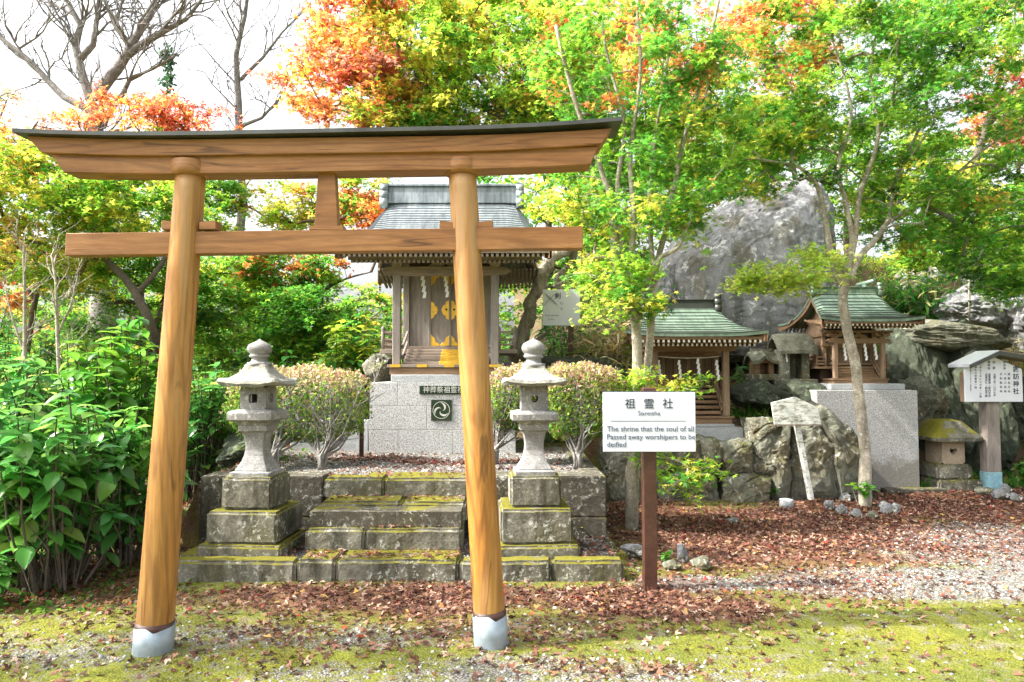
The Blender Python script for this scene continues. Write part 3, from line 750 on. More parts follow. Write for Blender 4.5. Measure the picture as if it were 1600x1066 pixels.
        MB().bx(cx-hb+.03, cx+hb-.03, yb0+.06, yb0+.07, zfl+.02, zd).build('inner_dark', MAT['darkwood'], t)
        for k in range(npan):
            x0 = cx-hb+.04*sc+(2*hb-.08*sc)*k/npan; x1 = cx-hb+.04*sc+(2*hb-.08*sc)*(k+1)/npan
            f_ = MB(); 
            f_.bx(x0+.003, x0+.022, yb0+.02, yb0+.045, zfl+.02, zd); f_.bx(x1-.022, x1-.003, yb0+.02, yb0+.045, zfl+.02, zd)
            f_.bx(x0+.022, x1-.022, yb0+.022, yb0+.043, zd-.025, zd); f_.bx(x0+.022, x1-.022, yb0+.022, yb0+.043, zfl+.02, zfl+.05)
            d = f_.build('lattice_door', mw, t)
            g = MB(); nn = 7
            for q in range(1, nn): 
                xx = x0+.022+(x1-x0-.044)*q/nn; g.bx(xx-.003, xx+.003, yb0+.026, yb0+.032, zfl+.05, zd-.025)
            for q in range(1, 14):
                zz = zfl+.05+(zd-zfl-.075)*q/14; g.bx(x0+.022, x1-.022, yb0+.032, yb0+.037, zz-.003, zz+.003)
            g.build('lattice', MAT['brownwoodz'], d)
    for (dx, zz, L) in p['shide']: shide(t, cx+dx, yf+p.get('shy', .1), zz, L)
    if p.get('rope'):
        z = max(s_[1] for s_ in p['shide'])+.005
        pts = [(cx-hs, yf+.09, z+.03), (cx-hs*.5, yf+.1, z+.005), (cx, yf+.1, z), (cx+hs*.5, yf+.1, z+.005), (cx+hs, yf+.09, z+.03)]
        MB().tube(pts, .006, 6).build('hanging_rope', MAT['rendpaint'], t)
    # roof
    mb, P, sm_ = roof_surface(*p['roof'], **p.get('roofk', {})); rf = mb.build('roof', MAT[p['roofmat']], t); sm_.build('roof_seams', MAT['copper' if p['roofmat'] == 'roofg' else 'seamb'], rf)
    (rcx, yr, zr_, hr, yfe, zfe, hf, ybe, zbe) = p['roof']; th = p.get('roofk', {}).get('thick', .05)
    # fascia + rafters under the front eave, two rows
    pw = p.get('roofk', {}).get('pw', 1.7); dzr = zr_-zfe
    def under(v, u=0, back=False): return P(u, v, 1 if back else 0)-Vector((0, 0, th))
    e = under(1)
    MB().bx(rcx-hf*.96, rcx+hf*.96, yfe+.02, yfe+.05, e.z-.045*sc, e.z-.001).build('fascia', mwx, t)
    nr_ = p.get('nr', 24)
    for row, (vv, zo) in enumerate(((.97, .045), (.86, .095))):
        rr = MB(); ends = MB()
        for k in range(nr_):
            u = (k+.5)/nr_*2-1; x = rcx+u*hf*(.93 if row == 0 else .88); a_ = under(vv); b_ = under(.35)
            y0 = a_.y; z0 = e.z-zo*sc-.022*sc; sl = (b_.z-a_.z)/(b_.y-a_.y)*.35
            yy1 = yb0+.02; z1 = z0+(yy1-y0)*sl
            rr.bar((x, y0, z0), (x, yy1, z1), .030*sc, .036*sc)
            if p.get('ends'): ends.box((x, y0-.003, z0), (.031*sc, .006, .037*sc))
        rr.build('rafters', mwx, rf)
        if p.get('ends'): ends.build('painted_rafter_ends', MAT['rendpaint'], rf)
    MB().bx(rcx-hf*.9, rcx+hf*.9, under(.86).y+.02, under(.86).y+.05, e.z-.095*sc-.0, e.z-.05*sc).build('eave_board', mwx, rf)
    # back rafters
    rr = MB()
    for k in range(nr_):
        u = (k+.5)/nr_*2-1; x = rcx+u*hf*.9; rr.bar((x, ybe-.08, zbe-th-.05), (x, yb1-.1, zbe-th+.12), .03*sc, .036*sc)
    rr.build('rafters', mwx, rf)
    # gable boards (bargeboards) and gable wall
    for sx in (-1, 1):
        for back in (0, 1):
            bb = MB(); n = 16
            for k in range(n):
                a_ = P(sx*.985, k/n, back)-Vector((0, 0, th+.001)); b_ = P(sx*.985, (k+1)/n, back)-Vector((0, 0, th+.001)); a_.x += sx*.0; b_.x += sx*0
                dn = Vector((0, 0, -(.09+.03*math.cos(k/n*6))*sc)); w_ = Vector((-sx*.03, 0, 0))
                bb.add([a_, b_, b_+dn, a_+dn, a_+w_, b_+w_, b_+dn+w_, a_+dn+w_], [(0, 1, 2, 3), (7, 6, 5, 4), (3, 2, 6, 7), (0, 4, 5, 1)])
            bb.build('bargeboard', MAT[p.get('barge', 'brownwood')], rf)
        gy0, gy1 = yb0+.02, yb1-.02; apex = zr_-.12
        gx = rcx+sx*(hb+.0)
        v = [Vector((gx, gy0, zh)), Vector((gx, gy1, zh)), Vector((gx, (gy1+yr)/2, (zh+apex)/2+.05)), Vector((gx, yr, apex)), Vector((gx, (gy0+yr)/2, (zh+apex)/2+.05))]
        v += [q+Vector((-sx*.02, 0, 0)) for q in v]
        MB().add(v, [(0, 1, 2, 3, 4), (9, 8, 7, 6, 5), (0, 5, 6, 1)]).build('gable_wall', MAT['brownwoodz'], t)
        MB().prism([(rcx+sx*(hb+.02)-.005, zr_-.30*sc), (rcx+sx*(hb+.02)+.005, zr_-.30*sc), (rcx+sx*(hb+.02)+.005, zr_-.12*sc), (rcx+sx*(hb+.02)-.005, zr_-.12*sc)], yr-.09*sc, yr+.09*sc)
    # ridge
    rh = p.get('rh', .16)*sc; rw = .085*sc; rm = MAT[p.get('ridgemat', p['roofmat'])]
    rx = hr*.97
    mb = MB(); mb.bx(rcx-rx, rcx+rx, yr-rw, yr+rw, zr_-.05, zr_+rh*.45); mb.bx(rcx-rx*.99, rcx+rx*.99, yr-rw*.7, yr+rw*.7, zr_+rh*.45, zr_+rh*.85); mb.bx(rcx-rx*1.02, rcx+rx*1.02, yr-rw*1.15, yr+rw*1.15, zr_+rh*.85, zr_+rh)
    mb.build('ridge', rm, rf, bevel=.006)
    for sx in (-1, 1):
        x = rcx+sx*rx; d = MB()
        for (dz, r_) in ((-.05, .075), (.05, .065), (.14, .05)):
            d.tube([(x-.05*sc, yr-rw*1.1, zr_+dz*sc), (x+.05*sc, yr-rw*1.1, zr_+dz*sc)], r_*sc, 14)
        d.bx(x-.045*sc, x+.045*sc, yr-rw*1.2, yr+rw*1.2, zr_-.08*sc, zr_+rh*1.02)
        d.build('ridge_end', rm, rf)
    if p.get('katsuogi'):
        for dx in (.62,):
            x = rcx+dx*hr; MB().tube([(x, yr-.24, zr_+rh+.06), (x, yr+.24, zr_+rh+.06)], [.03, .03], 12).build('ridge_billet', rm, rf)
            MB().bx(x-.03, x+.03, yr-.05, yr+.05, zr_+rh, zr_+rh+.04).build('billet_saddle', rm, rf)
    return t

s1 = dict(cx=-.79, yf=8.35, hs=.585, zb=1.665, zt=2.74, yb0=8.95, yb1=9.85, hb=.56, zfl=1.86, zh=3.05, zd=2.83, wood='greywood', woodx='greywoodx',
          gold=True, front='doors', vw=.30, shide=((-.33, 2.80, .30), (-.045, 2.78, .27)), shy=.35, roofmat='roofb', nr=40,
          roof=(-.77, 9.05, 3.80, .90, 7.85, 3.02, 1.24, 10.5, 2.95), roofk=dict(n=26, minoko=.16, flare=.75, pw=1.6, thick=.06), rh=.20, s=1)
shrine('main_shrine', 'largest wooden shrine with grey-blue roof and gilt door fittings behind the torii', s1)
s2 = dict(cx=2.84+.02, yf=9.3, hs=.47, zb=1.0, zt=1.86, yb0=9.75, yb1=10.4, hb=.47, zfl=1.34, zh=2.0, zd=1.80, wood='brownwoodz', woodx='brownwood', s=.86,
          front='lattice', npan=5, vw=.12, shide=((-.42, 1.74, .24), (-.15, 1.74, .24), (.10, 1.76, .26), (.35, 1.74, .26)), shy=.06, rope=True, roofmat='roofg', ends=True, nr=26,
          roof=(2.31+.02, 9.75, 2.50, .52, 8.85, 2.06, .90, 10.6, 2.06), roofk=dict(n=11, minoko=.03, pw=1.5, thick=.035), rh=.10, ridgemat='copper')
# centre of the second shrine from its roof and posts
s2['cx'] = 2.36; s2['roof'] = (2.33,)+s2['roof'][1:]
shrine('small_shrine', 'wooden shrine with green copper roof and white-ended rafters, directly behind the Soreisha sign', s2)
s3 = dict(cx=4.84, yf=9.8, hs=.33, zb=1.49, zt=1.99, yb0=10.1, yb1=10.75, hb=.36, zfl=1.66, zh=2.2, zd=1.95, wood='brownwoodz', woodx='brownwood', s=.62,
          front='lattice', npan=4, vw=.17, shide=((-.20, 1.99, .24), (.09, 1.99, .24), (.23, 2.0, .24)), shy=.05, rope=True, roofmat='roofg', ends=True, nr=22,
          roof=(4.84, 10.2, 2.76, .50, 9.4, 2.29, .70, 10.95, 2.29), roofk=dict(n=12, minoko=.05, pw=1.7, thick=.035), rh=.09, barge='brownwood', katsuogi=True)
shrine('small_shrine', 'rightmost green-roofed wooden shrine, standing on the tall granite block', s3)

# ---- plinths
pl = thing('granite_plinth', 'speckled granite block plinth with black crest plaque under the main shrine', 'plinth', (-.79, 8.9, .6))
x0, x1, y0, y1, zb_, zt_ = -1.665, .045, 8.25, 10.1, .62, 1.455
MB().bx(x0+.01, x1-.01, y0+.006, y1-.01, zb_, zt_-.006).build('core', MAT['joint'], pl)
h = (zt_-zb_)/3
for r_, cuts in enumerate(((0, .33, .98, 1.4, 1.71), (0, .67, 1.3, 1.71), (0, .34, .98, 1.71))):
    r__ = 2-r_
    for a, b in zip(cuts[:-1], cuts[1:]):
        MB().bx(x0+a+.003, x0+b-.003, y0, y1, zb_+h*r__+.003, zb_+h*(r__+1)-.003).build('block', MAT['granite'], pl, bevel=.003)
MB().bx(-1.42, -.13, 8.27, 9.9, zt_, 1.545).build('sill_stone', MAT['graniteg'], pl, bevel=.006)
np_ = W(695, 610, 8.235)
pq = MB().bx(np_.x-.295, np_.x+.265, 8.236, 8.255, np_.z-.045, np_.z+.052).build('name_plaque', MAT['blackstone'], pl, bevel=.002)
text_mesh([('神葬祭祖霊社', (np_.x-.015, 8.234, np_.z+.002), .08, 'CENTER', 'h')], 'lettering', MAT['etched'], pq)
cp = W(689.5, 641, 8.235); cq = MB().bx(cp.x-.12, cp.x+.12, 8.236, 8.255, cp.z-.12, cp.z+.12).build('crest_plaque', MAT['blackstone'], pl, bevel=.002)
mb = MB(); n = 48
for (ra, rb_) in ((.100, .094),):
    v = []; f = []
    for k in range(n):
        a_ = 2*math.pi*k/n
        v += [Vector((cp.x+ra*math.cos(a_), 8.2335, cp.z+ra*math.sin(a_))), Vector((cp.x+rb_*math.cos(a_), 8.2335, cp.z+rb_*math.sin(a_)))]
    f = [(2*k, 2*k+1, (2*k+3) % (2*n), (2*k+2) % (2*n)) for k in range(n)]; mb.add(v, f)
for q in range(3):
    v = []; f = []
    for k in range(15):                       # curved comma arm
        t_ = k/14; a_ = R(100+120*q)+t_*2.0; r_ = .012+.075*t_**.8; wd = .002+.010*math.sin(math.pi*min(1, t_*1.02))*(1.2 if t_ > .5 else .8)
        c_ = Vector((cp.x+r_*math.cos(a_), 8.2335, cp.z+r_*math.sin(a_))); d_ = Vector((math.cos(a_), 0, math.sin(a_)))
        v += [c_-d_*wd, c_+d_*wd]
    f = [(2*k, 2*k+2, 2*k+3, 2*k+1) for k in range(14)]; mb.add(v, f)
mb.build('crest', MAT['etched'], cq)

gp = thing('granite_plinth', 'tall single granite block with damp-stained foot under the rightmost shrine', 'plinth', (4.77, 9.9, .1))
MB().bx(4.08, 5.43, 9.45, 10.9, -.1, 1.335).build('block', MAT['granite2'], gp, bevel=.006)
MB().bx(4.35, 5.36, 9.62, 10.8, 1.338, 1.42).build('sill_stone', MAT['graniteg'], gp, bevel=.005)
MB().bx(4.9, 5.7, 9.3, 9.45, -.05, .05).build('foot_stone', MAT['stepd'], gp, bevel=.01)
sb = thing('stone_slab', 'grey stone slab base under the shrine behind the Soreisha sign', 'slab', (2.4, 9.3, .75))
MB().bx(1.83, 3.0, 9.12, 10.5, .66, .86).build('slab', MAT['graniteg'], sb, bevel=.015, segs=2, rough=.006)
MB().bx(1.87, 2.9, 9.2, 10.5, .862, .90).build('upper_slab', MAT['graniteg'], sb, bevel=.008)
# ================================================================ boulders
def ico(sub):
    bm = bmesh.new(); bmesh.ops.create_icosphere(bm, subdivisions=sub, radius=1); v = [x.co.copy() for x in bm.verts]; bm.verts.index_update(); f = [tuple(q.index for q in x.verts) for x in bm.faces]; bm.free(); return v, f
ICO5, ICO4, ICO3 = ico(5), ico(4), ico(3)
def boulder(name, label, cat, c, r, mat='rock', seed=0, amp=.22, facet=.5, group=None, sub=4, rz=0, lean=0):
    V_, F_ = {5: ICO5, 4: ICO4, 3: ICO3}[sub]
    rnd = random.Random(seed); planes = []
    for k in range(15):
        d = Vector((rnd.gauss(0, 1), rnd.gauss(0, 1), rnd.gauss(0, 1))).normalized(); planes.append((d, rnd.uniform(.62, .9)))
    v = []; M_ = Matrix.Rotation(rz, 3, 'Z') @ Matrix.Rotation(lean, 3, 'Y'); c = Vector(c)
    for p in V_:
        q = p.copy()
        for d, h in planes:
            e = q.dot(d)-h
            if e > 0: q -= d*e*(facet+.35)
        n = amp*mn.noise(q*1.3+Vector((seed, 0, 0)))+amp*.5*mn.noise(q*3.1+Vector((0, seed, 0)))+amp*.34*mn.noise(q*8)+amp*.22*mn.noise(q*17)+amp*.14*mn.noise(q*34)-amp*.5*max(0, .12-abs(mn.noise(q*2.2+Vector((7, 0, seed)))))/.12*.4
        if sub == 5: n += amp*.10*mn.noise(q*18)+amp*.25*abs(mn.noise(q*2.5+Vector((3, seed, 1))))*-1
        q = q*(1+n)
        v.append(c+M_ @ Vector((q.x*r[0], q.y*r[1], q.z*r[2])))
    mb = MB(); mb.add(v, F_, False)
    o = mb.build(name, MAT[mat], None, c)
    return tag(o, label, cat, group)
def bpx(name, label, x0, y0, x1, y1, Y, dep, mat='rock', seed=0, cat='boulder', **k):
    c = W((x0+x1)/2, (y0+y1)/2, Y); s_ = Y/F
    return boulder(name, label, cat, c, ((x1-x0)/2*s_*1.22, dep, (y1-y0)/2*s_*1.18), mat, seed, **k)
gw = 'boulders of the mossy retaining wall'
WALLSTONES = 1
# big standing rock
def polyrock(name, label, cat, poly, Y, dep, mat, seed=0, sub=5, flat=.55, tilt=0, d1=.10, d2=.05, d3=.03, crack=.09, group=None, grow=1.0):
    """a rock with a given front outline, real depth dep"""
    s_ = Y/F; mx = sum(p[0] for p in poly)/len(poly); mz = sum(p[1] for p in poly)/len(poly)
    c = W(mx, mz, Y); pp = [((x-mx)*s_*grow, (mz-y)*s_*grow) for x, y in poly]
    if sum(a_[0]*b_[1]-a_[1]*b_[0] for a_, b_ in zip(pp, pp[1:]+pp[:1])) < 0: pp = pp[::-1]
    def rad(th):
        best = .02; d = (math.cos(th), math.sin(th))
        for (x0, z0), (x1, z1) in zip(pp, pp[1:]+pp[:1]):
            ex, ez = x1-x0, z1-z0; den = d[0]*ez-d[1]*ex
            if abs(den) < 1e-9: continue
            t_ = (x0*ez-z0*ex)/den; u = (x0*d[1]-z0*d[0])/den
            if t_ > 0 and -1e-6 <= u <= 1+1e-6: best = max(best, t_)
        return best
    V_, F_ = ico(sub); v = []; o_ = Vector((seed*3.7, seed*1.3, seed))
    for p in V_:
        ro = math.hypot(p.x, p.z); th = math.atan2(p.z, p.x)
        R_ = rad(th)*min(1, ro**.8) if ro > 1e-6 else 0
        y = (1 if p.y > 0 else -1)*(abs(p.y)**flat)*dep
        q = Vector((R_*math.cos(th), y, R_*math.sin(th))); q.y += q.z*tilt
        w_ = q+o_; cr_ = abs(mn.noise(Vector((w_.x*.9+w_.z*.5, w_.y*.5, w_.z*1.7-w_.x*.5))*(1 if sub > 5 else 2)))
        fa = mn.cell(w_*1.1) if False else 0
        q += p*(d1*mn.noise(w_*(.8 if sub > 5 else 2))+d2*mn.noise(w_*(2.1 if sub > 5 else 5))+d3*mn.noise(w_*(5 if sub > 5 else 11))+d3*.7*mn.noise(w_*(12 if sub > 5 else 25))+d3*.5*mn.noise(w_*(26 if sub > 5 else 45))-crack*max(0, .035-cr_)/.035)
        v.append(c+q)
    mb = MB(); mb.add(v, F_, False); o = mb.build(name, MAT[mat], None, c)
    return tag(o, label, cat, group)
polyrock('standing_rock', 'huge grey lichen-spotted rock slab rising behind the two small shrines', 'rock',
    [(1010, 560), (1010, 450), (1060, 372), (1110, 326), (1172, 288), (1232, 274), (1284, 280), (1294, 330), (1297, 470), (1300, 580)], 12.6, 1.0, 'rockgrey', 1, 6, .7, .25, .09, .05, .022, .02)
ws = dict(sub=5, flat=.45, d1=.06, d2=.04, d3=.02, crack=.03, group=gw, grow=1.05)
for k, (lab, poly) in enumerate((
    ('squarish pale stone at the middle of the wall, touching the grey slab', [(1115, 688), (1165, 688), (1167, 735), (1120, 738)]),
    ('upright narrow pale-patched stone left of the weathered leaning sign', [(1166, 690), (1183, 675), (1226, 662), (1226, 711), (1217, 782), (1199, 782), (1192, 738), (1170, 734)]),
    ('low stone beneath the squarish pale one', [(1120, 738), (1166, 736), (1193, 741), (1198, 790), (1124, 790)]),
    ('broad low stone at the bottom right of the Soreisha sign', [(1024, 738), (1068, 724), (1094, 724), (1117, 738), (1121, 792), (1024, 794)]),
    ('small dark stone under the left end of the grey slab', [(1087, 686), (1114, 686), (1117, 735), (1094, 722)]),
    ('stone mostly hidden by the Soreisha sign board', [(1018, 684), (1086, 684), (1092, 722), (1066, 724), (1022, 738)]),
    ('green mossy stone behind the post of the weathered sign', [(1228, 662), (1262, 655), (1292, 690), (1297, 788), (1218, 788), (1226, 712)]),
    ('largest upright stone leaning on the granite block', [(1258, 640), (1283, 634), (1310, 664), (1345, 688), (1352, 790), (1297, 794), (1290, 690)]),
    ('small flat stone above the upright pale-patched one', [(1166, 655), (1200, 652), (1224, 660), (1185, 674), (1167, 688)]),
    ('dark mossy stone just left of the Soreisha sign post', [(940, 695), (975, 688), (1002, 700), (1012, 795), (945, 795)]))):
    polyrock('wall_stone', lab, 'stone', poly, 8.95+(.12 if k in (6, 8) else 0)+(.06 if k % 2 else 0), .34, 'rock', 10+k, **ws)
bpx('boulder', 'grey rock wedge at the left foot of the huge slab', 1000, 430, 1090, 560, 12.0, .7, 'rockgrey', 11, sub=5)
bpx('boulder', 'huge dark blue-green mossy boulder right of the granite block', 1372, 520, 1492, 770, 11.3, 1.0, 'rockdark', 12, sub=5, amp=.15)
bpx('boulder', 'tall dark lichen-dotted boulder behind the heart-window lantern', 1462, 530, 1560, 790, 11.1, .8, 'rockdark', 13, sub=5, amp=.15)
bpx('boulder', 'dark boulder at the right edge behind the roofed notice board', 1548, 590, 1660, 760, 11.2, .8, 'rockdark', 14, sub=5, amp=.18)
bpx('boulder', 'pale shoulder of rock beside the right shrine base', 1398, 590, 1470, 680, 10.6, .5, 'rock', 15, sub=5)
bpx('boulder', 'long flat ledge rock lying across the top of the dark boulders', 1378, 506, 1560, 548, 11.3, .9, 'rock', 16, sub=5, lean=.12, amp=.07)
bpx('boulder', 'broad grey rock on the leafy hillside', 1450, 462, 1550, 520, 12.8, .6, 'rockgrey', 17, sub=5)
bpx('boulder', 'grey rock at the right edge of the hillside', 1545, 455, 1680, 570, 12.6, .9, 'rockgrey', 18, sub=5)
bpx('boulder', 'slanting pale rock high on the hillside', 1405, 415, 1472, 452, 14.2, .5, 'rockgrey', 19, lean=-.4)
bpx('boulder', 'upright grey rock behind the thin pale stake', 1512, 412, 1552, 462, 14, .4, 'rockgrey', 20)
bpx('boulder', 'small grey rock among hillside leaves', 1498, 445, 1520, 466, 13.8, .2, 'rockgrey', 21, sub=3)
bpx('boulder', 'low mossy rock behind the right azalea', 850, 545, 985, 620, 9.6, .5, 'rockdark', 22, sub=5)
bpx('boulder', 'mossy rock beside the left corner of the main shrine', 570, 555, 612, 600, 9.6, .4, 'rock', 23)
bpx('boulder', 'mossy rock in shade behind the stem of the left azalea', 345, 680, 420, 735, 7.6, .4, 'rockdark', 24)
bpx('boulder', 'earthy boulder below the tiny thatched shrine', 1140, 595, 1215, 640, 10.0, .4, 'rockdark', 25)
bpx('boulder', 'mossy boulder left of the granite block top', 1205, 590, 1290, 650, 9.9, .35, 'rockdark', 26)
# loose stones
def gst(label, px, py, wpx, hpx, mat, seed, name='loose_stone', group=None, z=0.0):
    g = G(px, py, z); s_ = g.y/F
    return boulder(name, label, 'stone', (g.x, g.y, z+hpx*s_*.35), (wpx/2*s_, wpx/2*s_*.8, hpx/2*s_*1.1), mat, seed, sub=3, group=group, rz=seed)
gst('pale angular stone left of the sign post foot', 990, 868, 40, 22, 'rockgrey', 31, z=.03)
gst('grey pointed stone right of the sign post foot', 1066, 880, 24, 34, 'rockgrey', 32)
gst('mossy stone beside the grey pointed one', 1095, 888, 44, 22, 'rock', 33)
gst('low moss-covered stone in front of the pointed grey stone', 1050, 890, 34, 18, 'rock', 34)
gst('pale stone resting on the leaves in the sun', 1145, 816, 22, 10, 'rockgrey', 35)
rg = 'stones ringed round the maple trunk'
for i, (px, py, w_, h_, m_) in enumerate(((1296, 797, 19, 20, 'rockgrey'), (1315, 804, 22, 18, 'rockgrey'), (1338, 808, 24, 15, 'rockgrey'), (1363, 810, 20, 12, 'rock'), (1388, 803, 30, 18, 'rockgrey'), (1380, 793, 24, 12, 'rockgrey'), (1320, 784, 20, 16, 'rockgrey'), (1400, 797, 18, 12, 'rockgrey'))):
    gst(('upright grey stone at the left end of the ring', 'second grey stone from the left in the ring', 'long low stone at the front of the ring', 'small mossy stone at the front right of the ring', 'largest pinkish stone at the right of the ring', 'flat stone behind the right side of the ring', 'bluish stone at the back left of the ring', 'small stone at the far right end of the ring')[i], px, py, w_, h_, m_, 40+i, 'ring_stone', rg)
for i, (px, py, w_, h_) in enumerate(((1562, 780, 32, 20), (1585, 782, 24, 14), (1572, 770, 22, 16), (1540, 772, 40, 12))):
    gst(('large pale stone at the foot of the roofed notice board', 'small pale stone at the right edge near the notice board', 'upper stone of the pile by the notice board', 'flat footing stone under the notice board post')[i], px, py, w_, h_, 'rockgrey' if i < 3 else 'rock', 55+i, 'loose_stone', 'stones by the notice board')
c = G(1229, 793); tag(MB().lathe((c.x, c.y, -.02), [(.078, 0), (.08, .1), (.075, .115), (.05, .12)], 18).build('stone_peg', MAT['graniteg'], None, (c.x, c.y, 0), rough=.003), 'short round white stone peg in the leaves by the weathered sign', 'stone peg')

# ================================================================ signs
def sign():
    Y = 5.15; t = thing('name_sign', 'white sign board reading Soreisha on a dark brown post', 'sign', (W(1013, 915, Y).x, Y, 0))
    a = W(942, 613, Y-.06); b = W(1087, 706, Y-.06)
    px = W(1013.5, 700, Y).x
    MB().bx(px-.047, px+.047, Y-.045, Y+.045, -.1, W(1013, 606, Y).z).build('post', MAT['brownpaint'], t, bevel=.004)
    bd = MB().bx(a.x, b.x, Y-.068, Y-.048, b.z, a.z).build('board', MAT['white'], t, bevel=.003)
    MB().bx(a.x+.002, b.x-.002, Y-.0475, Y-.0455, b.z-.006, a.z+.006).build('board_edge', MAT['ink'], t)
    yy = Y-.0695; P = lambda x, y: (W(x, y, Y-.07).x, yy, W(x, y, Y-.07).z)
    for ch, x in (('祖', 984.5), ('霊', 1014), ('社', 1043.5)): text_mesh([(ch, P(x, 632), .079, 'CENTER', 'h')], 'character', MAT['ink'], bd, .0008, .0003)
    L = MB(); a_ = P(954, 658); b_ = P(1072, 658); L.bx(a_[0], b_[0], yy, yy+.0015, a_[2]-.0018, a_[2]+.0018); L.build('divider_line', MAT['inkg'], bd)
    def fit(s, x0, x1, y, sz):
        return (s, P(x0, y), sz, 'LEFT', 'h')
    o = text_mesh([fit('Soreisha', 997, 1032, 646, .047)], 'lettering', MAT['inkg'], bd, .0008)
    # spread the latin lines to their width on the board
    def widen(o, x0, x1):
        xs = [v.co.x for v in o.data.vertices]; lo, hi = min(xs), max(xs); ox = ORG[o.name].x
        A, B = P(x0, 670)[0]-ox, P(x1, 670)[0]-ox
        for v in o.data.vertices: v.co.x = A+(v.co.x-lo)*(B-A)/(hi-lo)
    widen(o, 997, 1032)
    for s, x0, x1, y in (('The shrine that the soul of all', 948.5, 1084, 670.5), ('Passed away worshipers to be', 948.5, 1086, 683), ('deified', 948.5, 978, 695)):
        widen(text_mesh([fit(s, x0, x1, y, .054)], 'lettering', MAT['inkg'], bd, .0008, .0003), x0, x1)
sign()
def board_sign():
    Y = 9.5; s_ = Y/F; pc = W(1547, 700, Y).x
    t = thing('notice_board', 'roofed white notice board in Japanese on a timber post with light blue foot', 'notice board', (pc, Y, 0))
    zt = W(0, 630, Y).z
    MB().bx(pc-.088, pc+.088, Y-.085, Y+.085, -.1, zt+.3).build('post', MAT['greywood'], t, bevel=.006)
    z_ = W(0, 737, Y).z; MB().bx(pc-.092, pc+.092, Y-.09, Y+.09, -.06, z_).build('blue_foot', MAT['blue'], t, bevel=.004)
    a = W(1508, 628, Y-.12); b = W(1598, 628, Y-.12); zc = W(0, 577, Y-.12).z; ap = W(1550, 557, Y-.12)
    bd = MB().prism([(a.x, a.z), (b.x, a.z), (b.x, zc), (ap.x, ap.z), (a.x, zc)], Y-.13, Y-.10).build('board', MAT['white'], t, bevel=.003)
    MB().bx(a.x+.0, a.x+.02, Y-.098, Y-.02, a.z, zc-.04).build('side_board', MAT['brownwoodz'], t)
    rx0, rx1 = W(1478, 0, Y).x, W(1640, 0, Y).x; e0 = W(0, 576, Y-.1).z+.035; az = W(0, 549, Y-.1).z
    for (xe, nm) in ((rx0, 1), (rx1, -1)):
        q = [(xe, e0-.02), (ap.x, az-.035), (ap.x, az+.012), (xe, e0+.025)]
        if nm < 0: q = q[::-1]
        MB().prism(q, Y-.26, Y+.20).build('roof_board', MAT['white'] if nm > 0 else MAT['greywoodx'], t, bevel=.003)  # white on the left slope stands for sun falling on it
        q = [(xe, e0-.04), (ap.x, az-.055), (ap.x, az-.0), (xe, e0+.012)]
        if nm < 0: q = q[::-1]
        MB().prism(q, Y-.275, Y-.262).build('roof_trim', MAT['copper'], t)
    yy = Y-.1315; P = lambda x, y: (W(x, y, Y-.13).x, yy, W(x, y, Y-.13).z)
    def col(s_, x, y0, y1, sz):
        n = len(s_); return [(ch, P(x, y0+(y1-y0)*k/max(1, n-1)), sz, 'CENTER', 'h') for k, ch in enumerate(s_)]
    text_mesh(col('諏訪神社', 1587.5, 577.5, 612, .085), 'lettering', MAT['ink'], bd, .0008, .0012)
    it = []
    for q in (('御祭神', 1569.5, 566.5, 576, .036), ('建御名方命', 1576.5, 585, 612, .036), ('八坂刀売命', 1570.5, 585, 612, .036), ('天利和気命', 1564, 585, 612, .036), ('創建', 1553, 566.5, 575.5, .040), ('治暦三年一〇六七年', 1554, 586, 618, .036),
              ('御神徳', 1545, 566, 576, .038), ('産業繁栄・家内安全', 1546, 586, 619, .038), ('武運長久・病気平癒', 1541, 586, 619, .038), ('八坂社と共に九月第一日曜', 1532, 570, 620, .030), ('奉納氏子崇敬者一同', 1524.5, 569.5, 606, .032), ('昭和六十三年十二月吉日', 1516.5, 576, 610, .026)): it += col(*q)
    text_mesh(it, 'lettering', MAT['ink'], bd, .0008)
board_sign()
def weathered():
    Y = 8.55; m = bpy.data.materials.new; t0 = NT('peeling white paint'); v = t0.coords((1, 1, 2.5)); n = t0.noise(v, 9, 8, .75)
    t0.finish(t0.ramp(n, [(.36, (.10, .09, .065)), (.44, (.35, .34, .29)), (.52, (.66, .68, .64))]), .8, .2, height=n, bump=.3)
    t = thing('weathered_sign', 'weathered peeling white sign board on a crooked leaning post', 'sign', (W(1268, 778, Y).x, Y, 0))
    a = W(1242, 640, Y); b = W(1269, 781, Y)
    MB().bar(b+Vector((0, .03, 0)), a+Vector((0, .03, 0)), .085, .05).build('post', t0.m, t, bevel=.004)
    q = [W(x, y, Y) for x, y in ((1208, 663), (1281, 663), (1275, 636), (1240, 620), (1203, 629))]
    MB().prism([(p.x, p.z) for p in q], Y-.05, Y-.02).build('board', t0.m, t, bevel=.004)
    p = [W(x, 665, Y) for x in (1203, 1281)]; MB().bx(p[0].x, p[1].x, Y-.055, Y-.015, p[0].z-.0, p[0].z+.012).build('lower_batten', MAT['greywoodx'], t)
weathered()
